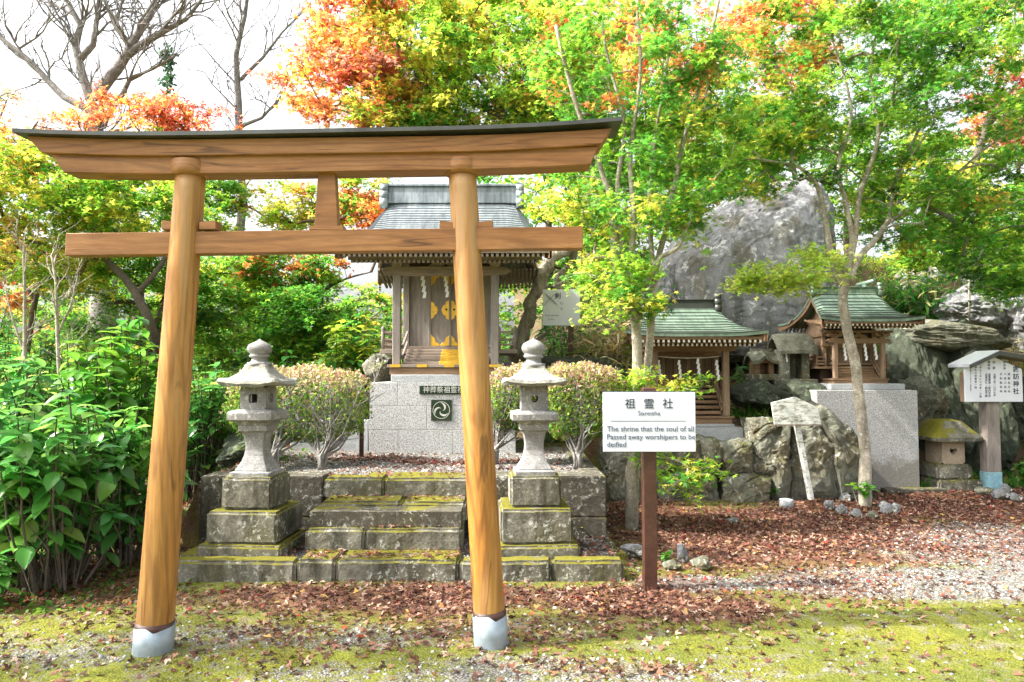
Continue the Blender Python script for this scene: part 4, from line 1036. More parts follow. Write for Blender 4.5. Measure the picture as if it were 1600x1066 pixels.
def ken():
    Y = 9.7; a = W(848, 453, Y); b = W(906, 509, Y); b2 = W(903, 512, Y)
    t = thing('picture_sign', 'pale sign board with crossed swords and one large character, half hidden in leaves', 'sign', ((a.x+b.x)/2, Y, .6))
    bd = MB().bx(a.x, b.x, Y-.03, Y-.01, b.z, a.z).build('board', MAT['white'], t, bevel=.004)
    pc = W(890, 0, Y).x; MB().bx(pc-.035, pc+.035, Y, Y+.07, .5, b.z+.2).build('post', MAT['brownpaint'], t, bevel=.004)
    P = lambda x, y: (W(x, y, Y-.03).x, Y-.0315, W(x, y, Y-.03).z)
    text_mesh([('剣', P(871.5, 463), .09, 'CENTER', 'h')], 'lettering', MAT['ink'], bd, .0008, .001)
    text_mesh([('To', P(874.5, 474.5), .045, 'LEFT', 'h'), ('B', P(876, 483), .045, 'LEFT', 'h'), ('Enclosed the', P(852, 493), .036, 'LEFT', 'h'), ('in the', P(856, 499), .036, 'LEFT', 'h')], 'lettering', MAT['inkg'], bd, .0008)
    for (x0, y0, x1, y1, m_) in ((850, 477, 866, 460, 'inkg'), (852, 459, 864, 470, 'inkg'), (864, 470, 870, 476, 'brownpaint')):
        p, q = Vector(P(x0, y0)), Vector(P(x1, y1)); MB().bar(p-Vector((0, .001, 0)), q-Vector((0, .001, 0)), .022, .004).build('sword_drawing', MAT[m_], bd)
    # wooden hand-board left of the shrine veranda
ken()
# small white tag sign among left shrubs
p = W(103, 600, 8.2); t = thing('small_sign', 'tiny white plate on a thin stake among the left shrubs', 'sign', (p.x, 8.2, .1))
MB().bx(p.x-.09, p.x+.09, 8.19, 8.2, p.z-.08, p.z+.07).build('plate', MAT['white'], t, bevel=.002); MB().bx(p.x-.015, p.x+.015, 8.203, 8.23, .2, p.z).build('stake', MAT['greywood'], t)
# rusty stake left of granite plinth
p = W(565, 700, 7.9); MB().bx(p.x-.022, p.x+.022, 7.88, 7.92, .55, W(565, 618, 7.9).z).build('rusty_stake', MAT['brownpaint'], None, (p.x, 7.9, .6)); tag(bpy.data.objects['rusty_stake'], 'thin rusty square stake left of the granite plinth', 'stake')
# pale bamboo stake on the hillside
p = W(1515, 505, 12.2); q = W(1514, 415, 12.2); MB().tube([p, q], .018, 6).build('bamboo_stake', MAT['bark'], None, p); tag(bpy.data.objects['bamboo_stake'], 'thin pale upright stake on the rocky hillside', 'stake')

# ================================================================ heart-window lantern, stone hokora
def heart():
    Y = 9.75; px = 1476; c = W(px, 700, Y); X = c.x; zr = lambda y: W(px, y, Y).z
    t = thing('stone_lantern', 'squat stone lantern with heart-shaped window and mossy sloping roof', 'stone lantern', (X, Y, 0))
    MB().box((X+.02, Y, (zr(772)+zr(746))/2), (.62, .55, zr(746)-zr(772)), Matrix.Rotation(.1, 3, 'Z')).build('base_step', MAT['step'], t, bevel=.02, segs=2, rough=.01)
    MB().box((X-.02, Y, (zr(746)+zr(723))/2), (.52, .46, zr(723)-zr(746)), Matrix.Rotation(.1, 3, 'Z')).build('base_block', MAT['step'], t, bevel=.03, segs=2, rough=.015)
    z0, z1 = zr(723), zr(686); h = z1-z0; hw = .165; zc = (z0+z1)/2; mb = MB()
    for q in range(4):
        Mq = Matrix.Translation(Vector((X, Y, 0))) @ Matrix.Rotation(.1+q*math.pi/2, 4, 'Z'); n = 32; ou = []; inn = []
        for k in range(n):
            a = 2*math.pi*(k+.5)/n+math.pi/2; ca, sa = math.cos(a), math.sin(a); m_ = max(abs(ca), abs(sa)); ou.append((hw*ca/m_, h/2*sa/m_))
            tt = a-math.pi/2   # heart
            hx = 16*math.sin(tt)**3; hz = 13*math.cos(tt)-5*math.cos(2*tt)-2*math.cos(3*tt)-math.cos(4*tt)
            inn.append((-hx*.0034, hz*.0034+.01))
        v = []
        for ring, y in ((ou, -hw), (inn, -hw), (inn, -hw+.06), (ou, -hw+.06)):
            for x_, z_ in ring: v.append(Mq @ Vector((x_*(1 if (y == -hw or ring is inn) else .6)*(1 if (q == 0 or ring is ou) else .02), y, zc+z_*(1 if (q == 0 or ring is ou) else .02))))
        mb.add(v, [(r_*n+k, r_*n+(k+1) % n, (r_+1)*n+(k+1) % n, (r_+1)*n+k) for r_ in range(3) for k in range(n)])
    mb.build('fire_box', stone('sandy stone', (.26, .20, .14), (.46, .38, .29), 8, topmoss=.3, moss=-.2), t)
    MB().sq((X-.02, Y, 0), [(.22, zr(686)-.01), (.34, zr(686)+.0), (.35, zr(684)+.03), (.24, zr(668)), (.17, zr(657)), (.12, zr(655))], ex=12, rotz=.1).build('roof', MAT['step'], t, rough=.015)
heart()
def hokora(px, py0, pyr, pyt, wpx, Y, label, thatch):
    c = W(px, py0, Y); s_ = Y/F; X = c.x; zr = lambda y: W(px, y, Y).z; wd = wpx*s_
    t = thing('stone_hokora', label, 'tiny shrine', (X, Y, c.z)); z0, z1, z2 = zr(py0), zr(pyr), zr(pyt)
    mb = MB(); k = .30
    mb.bx(X-wd*.36, X-wd*.16, Y-wd*.3, Y+wd*.3, z0, z1); mb.bx(X+wd*.16, X+wd*.36, Y-wd*.3, Y+wd*.3, z0, z1); mb.bx(X-wd*.159, X+wd*.159, Y-wd*.3, Y+wd*.3, z1-.06, z1)
    mb.bx(X-wd*.159, X+wd*.159, Y+wd*.1, Y+wd*.3, z0, z1-.061)
    mb.build('body', MAT['rock'] if not thatch else MAT['brownwood'], t, bevel=.004)
    MB().bx(X-wd*.5, X+wd*.5, Y-wd*.5, Y+wd*.4, z0-.09, z0-.002).build('base', MAT['rock'], t, bevel=.01, rough=.005)
    v = []; f = []; n = 10
    for k in range(n+1):
        u = k/n*2-1
        for j in range(9):
            w_ = j/8*2-1; zz = z1-.02+(z2-z1+.02)*(1-abs(w_)**1.4)-.02*abs(u)**3
            if thatch: zz += .07*math.exp(-(u*3.5)**2)*(1 if w_ < -.2 else 0)*abs(w_)
            v.append(Vector((X+u*wd*.52, Y+w_*wd*.5, zz)))
    m_ = len(v)
    v += [q-Vector((0, 0, .05)) for q in v]
    for k in range(n):
        for j in range(8):
            a = k*9+j; f += [(a, a+1, a+10, a+9), (m_+a, m_+a+9, m_+a+10, m_+a+1)]
    for k in range(n): f += [(k*9, (k+1)*9, m_+(k+1)*9, m_+k*9), (k*9+8, m_+k*9+8, m_+(k+1)*9+8, (k+1)*9+8)]
    for j in range(8): f += [(j, m_+j, m_+j+1, j+1), (n*9+j, n*9+j+1, m_+n*9+j+1, m_+n*9+j)]
    MB().add(v, f).build('roof', MAT['rock'], t, rough=.008, rs=15)
    if thatch: MB().bx(X-wd*.4, X+wd*.4, Y-.03, Y+.03, z2-.01, z2+.03).build('ridge', MAT['rock'], t)
    else: 
        x = X-wd*.28; shide(t, x, Y-wd*.32, z1-.02, .16)
hokora(1237, 592, 546, 521, 58, 10.25, 'stone hokora with thick mossy slab roof left of the rightmost shrine', False)
hokora(1190, 585, 561, 548, 42, 10.4, 'tiny low hokora with a small gabled front between the two green-roofed shrines', True)
# ================================================================ foliage tools
def tmpl(kind):
    """vertices (x,y,z) and faces of one leaf, tip along +y, about 1 unit long"""
    if kind in ('maple5', 'maple3'):
        angs = ((-1.75, .62), (-.9, .88), (0, 1), (.9, .88), (1.75, .62)) if kind == 'maple5' else ((-1.15, .8), (0, 1), (1.15, .8))
        v = [(0, 0, 0)]; f = []
        wd = .17 if kind == 'maple5' else .24
        for a, L in angs:
            d = (math.sin(a), math.cos(a)); n = (math.cos(a), -math.sin(a)); i = len(v)
            v += [(d[0]*L*.42-n[0]*wd*L, d[1]*L*.42-n[1]*wd*L, .04), (d[0]*L, d[1]*L, -.10), (d[0]*L*.42+n[0]*wd*L, d[1]*L*.42+n[1]*wd*L, .04)]
            f.append((0, i+2, i+1, i))
        v = [(x, y-.25, z) for x, y, z in v]
    elif kind == 'oval':
        v = [(0, -.5, 0), (.26, -.05, .05), (0, .5, -.06), (-.26, -.05, .05)]; f = [(0, 1, 2, 3)]
    elif kind == 'blade':
        v = [(-.05, 0, 0), (.05, 0, 0), (.04, .55, .12), (-.04, .55, .12), (0, 1, 0)]; f = [(0, 1, 2, 3), (3, 2, 4)]
    elif kind == 'broad':
        prof = ((0, .02), (.12, .17), (.3, .27), (.52, .29), (.72, .21), (.88, .10), (1, .0)); v = []; f = []
        for y, x in prof:
            dz = -.28*y*y+.06; v += [(-x, y, dz+.10*x*2.2), (-x*.5, y, dz+.05*x*2), (0, y, dz-.02), (x*.5, y, dz+.05*x*2), (x, y, dz+.10*x*2.2)]
        for i in range(len(prof)-1):
            for j in range(4): a = i*5+j; f.append((a, a+1, a+6, a+5))
    elif kind == 'sasa':
        prof = ((0, .01), (.15, .07), (.5, .075), (.85, .035), (1, 0)); v = []; f = []
        for y, x in prof: v += [(-x, y, -.35*y*y), (0, y, -.35*y*y-.01), (x, y, -.35*y*y)]
        for i in range(4):
            for j in range(2): a = i*3+j; f.append((a, a+1, a+4, a+3))
    return np.array(v, float), f
TM = {k: tmpl(k) for k in ('maple5', 'maple3', 'oval', 'blade', 'broad', 'sasa')}
def rots(N, tilt, yaw=None, pitch=None, roll=None):
    yaw = RNG.uniform(0, 2*np.pi, N) if yaw is None else yaw
    pitch = RNG.normal(0, tilt, N) if pitch is None else pitch
    roll = RNG.normal(0, tilt, N) if roll is None else roll
    cz, sz, cx, sx, cy, sy = np.cos(yaw), np.sin(yaw), np.cos(pitch), np.sin(pitch), np.cos(roll), np.sin(roll)
    Rz = np.zeros((N, 3, 3)); Rz[:, 0, 0] = cz; Rz[:, 0, 1] = -sz; Rz[:, 1, 0] = sz; Rz[:, 1, 1] = cz; Rz[:, 2, 2] = 1
    Rx = np.zeros((N, 3, 3)); Rx[:, 0, 0] = 1; Rx[:, 1, 1] = cx; Rx[:, 1, 2] = -sx; Rx[:, 2, 1] = sx; Rx[:, 2, 2] = cx
    Ry = np.zeros((N, 3, 3)); Ry[:, 1, 1] = 1; Ry[:, 0, 0] = cy; Ry[:, 0, 2] = sy; Ry[:, 2, 0] = -sy; Ry[:, 2, 2] = cy
    return Rz @ Rx @ Ry
def leaves(name, kind, pos, size, col, parent=None, loc=(0, 0, 0), tilt=.45, Rm=None, mat='leaf'):
    N = len(pos); V_, F_ = TM[kind]; nv = len(V_)
    if Rm is None: Rm = rots(N, tilt)
    o0 = np.array(ORG[parent.name] if parent else loc, float)
    P = np.einsum('nij,vj->nvi', Rm, V_)*np.asarray(size).reshape(-1, 1, 1)+(pos-o0)[:, None, :]
    me = bpy.data.meshes.new(name); me.vertices.add(N*nv); me.vertices.foreach_set('co', P.astype(np.float32).reshape(-1))
    lens = [len(f) for f in F_]; fl = np.array([i for f in F_ for i in f]); nl = len(fl)
    li = (fl[None, :]+np.arange(N)[:, None]*nv).reshape(-1)
    me.loops.add(N*nl); me.loops.foreach_set('vertex_index', li.astype(np.int32))
    st = np.concatenate([[0], np.cumsum(lens)[:-1]]); me.polygons.add(N*len(F_))
    me.polygons.foreach_set('loop_start', (st[None, :]+np.arange(N)[:, None]*nl).reshape(-1).astype(np.int32))
    me.update(calc_edges=True)
    c4 = np.ones((N, nv, 4), np.float32); c4[:, :, :3] = np.asarray(col)[:, None, :]
    at = me.color_attributes.new('Col', 'FLOAT_COLOR', 'POINT'); at.data.foreach_set('color', c4.reshape(-1))
    me.materials.append(MAT[mat]); return link_mesh(name, me, parent, loc)
# leaf colours (albedo)
GREEN = (.085, .25, .03); LIME = (.24, .41, .04); YEL = (.52, .50, .07); GOLD_ = (.58, .36, .08); ORANGE = (.56, .19, .06); RED = (.50, .10, .06); DGREEN = (.04, .11, .025); PINK = (.50, .26, .20); CRIM = (.30, .02, .03); OLIVE = (.15, .19, .04)
def pick(pal, n):
    w_ = np.array([p[1] for p in pal], float); w_ /= w_.sum(); i = RNG.choice(len(pal), n, p=w_); return np.array([pal[k][0] for k in i], float)
def spray_tree(name, label, stems, blobs, leaf=.05, kind='maple3', per=110, spr=.42, flatn=.09, group=None, bark='bark', loc=None, twig=.006, maxr=.03, cat='tree', tilt=.5, droop=.15, leafjit=.25, twigside=5, crownname='crown'):
    """stems: list of (pts, r0, r1). blobs: (centre, (rx,ry,rz), sprays, palette)"""
    loc = loc or tuple(stems[0][0][0]); t = thing(name, label, cat, loc, group)
    tk = MB(); nodes = []; 
    for pts, r0, r1 in stems:
        pts = [Vector(p) for p in pts]; fine = []
        for i in range(len(pts)-1):
            p0 = pts[max(i-1, 0)]; p1 = pts[i]; p2 = pts[i+1]; p3 = pts[min(i+2, len(pts)-1)]
            for k in range(5):
                u = k/5; fine.append(.5*((2*p1)+(p2-p0)*u+(2*p0-5*p1+4*p2-p3)*u*u+(3*p1-p0-3*p2+p3)*u**3))
        fine.append(pts[-1]); n = len(fine)
        rr = [(r0+(r1-r0)*(i/(n-1)))*(1+.10*mn.noise(fine[i]*3)) for i in range(n)]
        if bark != 'none': fine = [q+mn.noise_vector(q*4)*r0*.25 for q in fine]
        tk.tube(fine, rr, 12)
        nodes += [(q, r) for q, r in list(zip(fine, rr))[int(n*.35):]]
    tko = tk.build('trunk', MAT[bark], t)
    # spray centres
    sp = []
    for c, r, n, pal in blobs:
        for _ in range(n):
            while True:
                q = RNG.uniform(-1, 1, 3)
                if (q**2).sum() <= 1 and (q**2).sum() > RNG.uniform(0, .5): break
            sp.append((np.array(c)+q*np.array(r), pal))
    NP = np.array([tuple(n[0]) for n in nodes]); parent = [-1]*len(NP); base = len(NP)
    order = sorted(range(len(sp)), key=lambda i: np.min(((NP[:base]-sp[i][0])**2).sum(1)))
    P_, par = list(map(tuple, NP)), [-1]*base
    arr = np.zeros((base+len(sp)*4+4, 3)); arr[:base] = NP; cnt = base; ends = []; 
    for i in order:
        c = sp[i][0]; d = arr[:cnt]-c; dist = np.sqrt((d**2).sum(1))+np.maximum(0, arr[:cnt, 2]-c[2]+.05)*1.2
        j = int(np.argmin(dist)); a = arr[j].copy(); L = np.linalg.norm(c-a); prev = j; K = 3
        for k in range(1, K+1):
            u = k/K; q = a+(c-a)*u; q[2] += math.sin(u*math.pi)*L*.10; q[:2] += RNG.normal(0, .04*L, 2)*(k < K)
            arr[cnt] = q; par.append(prev); prev = cnt; cnt += 1
        ends.append(prev)
    load = np.zeros(cnt)
    for e in ends:
        k = e
        while k >= base: load[k] += 1; k = par[k]
    br = MB()
    rad = lambda k: min(maxr, twig*load[k]**.5)
    for k in range(base, cnt):
        p = par[k]; r1_ = rad(k); r0_ = rad(p) if p >= base else min(maxr, r1_*1.2)
        br.tube([arr[p], arr[k]], [max(r0_, r1_), r1_], twigside, cap=False)
    # leaves
    Ps, Cs = [], []
    for i, s_ in enumerate(order):
        c, pal = sp[s_]; e = arr[ends[i]]; st = arr[par[par[ends[i]]]]
        main = pick(pal, 1)[0]; n = int(per*RNG.uniform(.6, 1.3))
        ax = RNG.normal(0, .25, 2); R0 = spr*RNG.uniform(.7, 1.2); ang = RNG.uniform(0, 2*np.pi, n); rr = R0*np.sqrt(RNG.uniform(0, 1, n))
        # fan-like lobes
        lob = .65+.35*np.cos(ang*5+RNG.uniform(0, 6)); rr *= lob
        x = rr*np.cos(ang); y = rr*np.sin(ang); z = x*ax[0]+y*ax[1]-droop*(rr/R0)**2*R0+RNG.normal(0, flatn, n)*.6
        Ps.append(np.stack([x, y, z], 1)+e)
        other = pick(pal, n); m_ = (RNG.uniform(0, 1, n) < .3)[:, None]
        Cs.append(np.where(m_, other, main)*RNG.uniform(1-leafjit, 1+leafjit, (n, 1)))
        for k in range(3):
            a = RNG.uniform(0, 2*np.pi); q = e+np.array([math.cos(a)*R0*.7, math.sin(a)*R0*.7, math.cos(a)*R0*.7*ax[0]+math.sin(a)*R0*.7*ax[1]-droop*R0*.5]); br.tube([e, (e+q)/2+np.array([0, 0, .01]), q], [twig*.7, twig*.5, twig*.3], 3, cap=False)
    br.build('branches', MAT[bark], tko)
    P = np.concatenate(Ps); Cc = np.concatenate(Cs)
    leaves(crownname, kind, P, leaf*RNG.uniform(.7, 1.25, len(P)), Cc, t, tilt=tilt)
    return t
def B(px, py, Y, rx, ry, rd, n, pal): c = W(px, py, Y); s_ = Y/F; return (tuple(c), (rx*s_, rd, ry*s_), n, pal)
def ST(Y, *pts):
    """polyline from (px,py[,dY])"""
    return [W(p[0], p[1], Y+(p[2] if len(p) > 2 else 0)) for p in pts]
PG = [(GREEN, 5), (LIME, 3.2), (DGREEN, .5), (YEL, .3)]; PL = [(LIME, 5), (YEL, 3), (GREEN, 3)]; PY = [(YEL, 5), (LIME, 4), (GOLD_, 1)]; PO = [(ORANGE, 5), (GOLD_, 3), (RED, 3), (YEL, 1)]; PR = [(RED, 5), (ORANGE, 4), (PINK, 2)]
PLIT = [((.34, .48, .07), 4), ((.5, .55, .10), 3), (LIME, 1)]; PGY = [(GREEN, 5), (LIME, 4), (YEL, 1.2), (GOLD_, .3)]; PMIX = [(LIME, 3), (YEL, 3), (ORANGE, 1.5), (GREEN, 3), (GOLD_, 1)]; PD = [(DGREEN, 1.5), (GREEN, 4), (LIME, 1.6)]  # first palette here is lightened so its sprays look sunlit

# ---- maple on the right (pale single trunk, stone ring)
Y = 8.45
g = G(1352, 792); 
spray_tree('maple_tree', 'slender maple with mottled pale trunk ringed by stones, right of centre', [
    ([Vector((g.x, g.y, -.05))]+ST(8.5, (1350, 690), (1338, 580), (1318, 480), (1325, 425), (1335, 370)), .072, .042),
    (ST(8.5, (1322, 455), (1300, 400), (1290, 345), (1278, 295), (1250, 262, -.2), (1190, 250, -.4)), .045, .012),
    (ST(8.5, (1328, 440), (1345, 400), (1385, 350, .2), (1400, 280, .3), (1440, 190, .4), (1455, 110, .4)), .04, .012),
    (ST(8.5, (1333, 380), (1322, 320), (1310, 260), (1330, 170), (1300, 60)), .035, .01),
    (ST(8.5, (1336, 370), (1345, 300), (1372, 215), (1360, 110), (1380, 10)), .035, .01),
    (ST(8.5, (1385, 350, .2), (1460, 300, .3), (1530, 240, .2), (1600, 190, 0)), .025, .008),
], [B(1330, 130, 8.6, 200, 170, 1.2, 115, PG), B(1500, 150, 8.7, 170, 190, 1.3, 105, PG), B(1230, 60, 9, 110, 70, .8, 32, PO), B(1440, 330, 8.8, 120, 60, .9, 42, PGY), B(1560, 380, 8.6, 80, 90, .8, 38, PG),
    B(1210, 200, 8.6, 110, 60, .9, 44, PGY), B(1205, 434, 7.9, 80, 16, .3, 15, PLIT), B(1285, 405, 8.0, 40, 20, .3, 6, PLIT), B(1145, 272, 8.6, 75, 35, .6, 24, PGY), B(1350, 20, 8.6, 200, 60, 1.2, 45, PGY)], leaf=.052, per=100, spr=.34, kind='maple5', twig=.0045)
# ---- maple with twin trunks, centre
g = G(987, 826)
spray_tree('maple_tree', 'maple with pale twin trunks rising between the right azalea and the Soreisha sign', [
    ([Vector((g.x, g.y, -.05))]+ST(7.15, (986, 760), (992, 690), (996, 600), (994, 510), (975, 440), (960, 400), (958, 330), (940, 270), (905, 180, -.1), (868, 40, -.2)), .07, .018),
    (ST(7.25, (1008, 780), (1004, 690), (1010, 600), (1016, 520), (1022, 440), (1035, 380), (1052, 300), (1068, 220), (1100, 110, -.1), (1122, 0, -.2)), .05, .016),
    (ST(7.2, (1000, 500), (985, 420), (990, 340), (985, 240), (1000, 120), (995, 0)), .04, .014),
    (ST(7.2, (975, 440), (965, 300), (975, 200), (950, 90), (935, 0)), .03, .012),
    (ST(7.2, (1022, 440), (1015, 330), (1020, 240), (1040, 120), (1050, 20)), .028, .01),
    (ST(7.2, (1008, 450), (1030, 405, -.1), (1060, 385, -.2), (1080, 340, -.2)), .03, .01),
], [B(990, 110, 7.3, 150, 120, 1.0, 90, [(GREEN, 5), (LIME, 3), (ORANGE, .6)]), B(1060, 60, 7.7, 130, 70, .9, 30, PO), B(1100, 215, 7.4, 80, 75, .8, 36, PGY), B(960, 270, 7.3, 90, 80, .7, 26, PG), B(1075, 315, 7.3, 50, 40, .5, 12, PGY),
    B(925, 470, 7.6, 14, 26, .2, 3, PLIT), B(1010, 350, 7.1, 90, 50, .5, 20, PL), B(880, 330, 7.6, 55, 40, .5, 10, PY), B(960, 430, 7.1, 60, 40, .4, 14, PL), B(1000, 470, 6.9, 45, 40, .3, 9, PL), B(1055, 600, 6.9, 40, 14, .2, 3, PGY), B(1060, 735, 7, 50, 24, .25, 7, PL), B(1000, 620, 6.95, 22, 60, .2, 5, PY), B(1010, 700, 7, 15, 60, .15, 3, PL)],
    leaf=.048, per=90, spr=.30, kind='maple5', twig=.004, maxr=.02)
# ---- large maple behind the main shrine
spray_tree('maple_tree', 'wide maple behind the main shrine turning from lime to orange and red', [
    (ST(10.6, (1000, 520), (985, 430), (960, 330), (930, 230), (870, 150), (800, 80), (740, 0)), .11, .03),
    (ST(10.6, (950, 300), (890, 220), (800, 190), (690, 140), (600, 120), (520, 110)), .06, .012),
    (ST(10.6, (930, 230), (900, 120), (880, 0)), .05, .015), (ST(10.6, (890, 220), (760, 200), (640, 190), (540, 165)), .035, .01),
    (ST(10.6, (800, 190), (700, 60), (640, -40)), .03, .01)],
    [B(780, 110, 10.6, 190, 110, 1.6, 170, [(LIME, 5), (YEL, 4), (GREEN, 2), (ORANGE, .5)]), B(570, 50, 10.6, 90, 70, 1.2, 44, PO), B(545, 140, 10.4, 110, 62, 1.2, 52, [(RED, 3), (ORANGE, 4), (PINK, 2), (GOLD_, 3), (YEL, 1)]), B(560, 110, 11, 90, 70, 1, 16, PL), B(650, 60, 10.8, 110, 80, 1.2, 62, PMIX), B(640, 185, 10.6, 110, 40, 1, 40, PMIX), B(860, 40, 11.5, 170, 60, 1.2, 60, PMIX), B(730, 190, 11, 150, 40, 1, 40, PGY), B(905, 190, 11, 70, 80, 1, 30, PG)],
    leaf=.066, per=105, spr=.42, kind='maple3', twig=.005, bark='barkd')
# ---- left side maples
spray_tree('maple_tree', 'yellow-green maple filling the left edge behind the torii', [
    (ST(9.5, (250, 560, .5), (232, 500), (200, 440), (160, 395), (120, 300), (40, 240)), .07, .02), (ST(9.5, (215, 460), (260, 400), (275, 340), (300, 290)), .04, .012), (ST(9.5, (160, 395), (60, 380), (-40, 350)), .03, .01)],
    [B(60, 300, 9.5, 130, 75, 1.3, 90, PY+[(GREEN, 1.5)]), B(200, 330, 9.7, 110, 60, 1.2, 80, PL), B(60, 400, 9.5, 110, 50, 1.2, 50, PY), B(0, 240, 9.2, 60, 50, .8, 16, [(ORANGE, 3), (GOLD_, 3), (YEL, 2)]), B(-60, 300, 9.5, 90, 120, 1.5, 40, PL)],
    leaf=.062, per=95, spr=.38, twig=.005, bark='barkd')
spray_tree('maple_tree', 'orange-red maple top showing above the left end of the torii lintel', [
    (ST(13, (215, 520, .3), (220, 400), (205, 300), (190, 230)), .09, .03), (ST(13, (205, 300), (260, 240), (290, 200)), .04, .01), (ST(13, (205, 300), (150, 240), (125, 200)), .04, .01)],
    [B(215, 188, 13, 115, 26, 1.2, 40, [(ORANGE, 4), (RED, 2), (GOLD_, 3), (PINK, 1)]), B(150, 225, 13, 70, 30, 1, 20, PO), B(310, 190, 13, 70, 30, 1, 14, PR), B(230, 250, 13, 110, 40, 1, 30, PMIX)], leaf=.065, per=80, spr=.40, twig=.006, bark='barkd')
spray_tree('maple_tree', 'low crimson maple behind the pale-stemmed shrubs at the left edge', [
    (ST(11, (40, 560), (55, 470), (70, 410), (50, 380)), .05, .015), (ST(11, (55, 470), (20, 420), (-10, 400)), .03, .01)],
    [B(45, 400, 11, 60, 16, .6, 14, [(CRIM, 4), (RED, 2)]), B(0, 425, 11, 40, 18, .6, 8, [(CRIM, 4), (RED, 2)]), B(15, 480, 11, 20, 30, .4, 4, PO)], leaf=.07, per=80, spr=.3, bark='barkd')
spray_tree('maple_tree', 'thin pink-tinged maple at the far left edge against the sky', [
    (ST(12, (-30, 520), (-20, 350), (20, 250), (60, 190)), .06, .012), (ST(12, (-20, 350), (-10, 220), (10, 160)), .04, .01)],
    [B(20, 205, 12, 70, 45, 1, 22, [(PINK, 3), (ORANGE, 2), (OLIVE, 2)]), B(-10, 160, 12, 60, 40, 1, 10, [(PINK, 3), (OLIVE, 2)])], leaf=.06, per=45, spr=.5, bark='barkg')
# ---- middle distance behind the left lantern
spray_tree('maple_tree', 'green maple with scattered orange leaves between the torii pillars', [
    (ST(12, (470, 600), (465, 540), (460, 470), (480, 420), (500, 360)), .06, .02), (ST(12, (462, 500), (420, 440), (370, 420)), .03, .01), (ST(12, (465, 480), (530, 440), (580, 425)), .03, .01)],
    [B(450, 420, 12, 90, 45, .9, 60, [(GREEN, 4), (ORANGE, 1.6), (LIME, 1.5), (RED, .5)]), B(400, 520, 11.5, 120, 60, .9, 70, PG), B(500, 500, 11.5, 80, 60, .9, 50, PG), B(560, 350, 12.5, 70, 50, .9, 26, PO+[(GREEN, 2)]), B(350, 450, 11.8, 60, 70, .9, 40, PGY), B(570, 300, 13, 60, 30, .9, 20, PMIX), B(470, 340, 13, 60, 24, .6, 22, PY), B(345, 325, 12.5, 36, 55, .6, 26, PGY), B(440, 300, 13, 80, 18, .6, 7, PMIX), B(560, 330, 13, 50, 35, .6, 14, PO)], leaf=.07, per=100, spr=.40, twig=.005, bark='barkd')
spray_tree('broadleaf_tree', 'dark-stemmed green tree left of the torii pillar with slanting trunk', [
    (ST(10.5, (265, 590), (245, 520), (195, 440), (160, 400)), .05, .02), (ST(10.5, (240, 510), (262, 450), (240, 400)), .03, .01)],
    [B(190, 440, 10.8, 120, 45, .8, 60, PG+[(LIME, 3)]), B(260, 410, 10.8, 60, 50, .8, 30, PG), B(200, 520, 10.8, 120, 50, .8, 55, PD+[(LIME, 3)])], leaf=.065, per=100, spr=.36, bark='barkd', kind='oval')
# ---- trees over the hillside
spray_tree('maple_tree', 'green maple leaning in from the right edge above the hillside rocks', [
    (ST(10.5, (1680, 600), (1640, 500), (1590, 440), (1530, 400)), .07, .02), (ST(10.5, (1640, 500), (1620, 330), (1560, 250)), .05, .015)],
    [B(1580, 350, 10.6, 110, 70, 1, 70, PGY), B(1500, 390, 11, 120, 30, .8, 40, PGY), B(1590, 430, 10.2, 50, 40, .5, 18, PG)], leaf=.07, per=90, spr=.38, bark='barkd')
spray_tree('maple_tree', 'tall green and orange maple behind the huge grey rock', [
    (ST(15, (1270, 480), (1250, 380), (1240, 260), (1200, 150)), .10, .03), (ST(15, (1245, 330), (1150, 200), (1100, 120)), .05, .015), (ST(15, (1245, 330), (1330, 220), (1400, 150)), .05, .015)],
    [B(1160, 90, 15, 160, 80, 1.5, 45, PO+[(GREEN, 4)]), B(1130, 230, 15, 130, 80, 1.4, 60, PG), B(1320, 190, 15, 150, 110, 1.4, 50, PGY), B(1420, 300, 14.5, 90, 60, 1.2, 40, PY)], leaf=.08, per=70, spr=.5, bark='barkd')
spray_tree('maple_tree', 'pink-orange maple at the right edge behind a thick dark trunk', [
    (ST(16, (1480, 460), (1500, 330), (1540, 200), (1580, 60)), .14, .05), (ST(16, (1540, 200), (1600, 140), (1660, 100)), .06, .02)],
    [B(1580, 170, 16, 70, 60, 1.2, 30, [(PINK, 3), (RED, 1), (ORANGE, 2)]), B(1560, 60, 16, 100, 60, 1.2, 30, PMIX), B(1440, 60, 16, 120, 80, 1.2, 18, PG)], leaf=.10, per=70, spr=.55, bark='barkd')
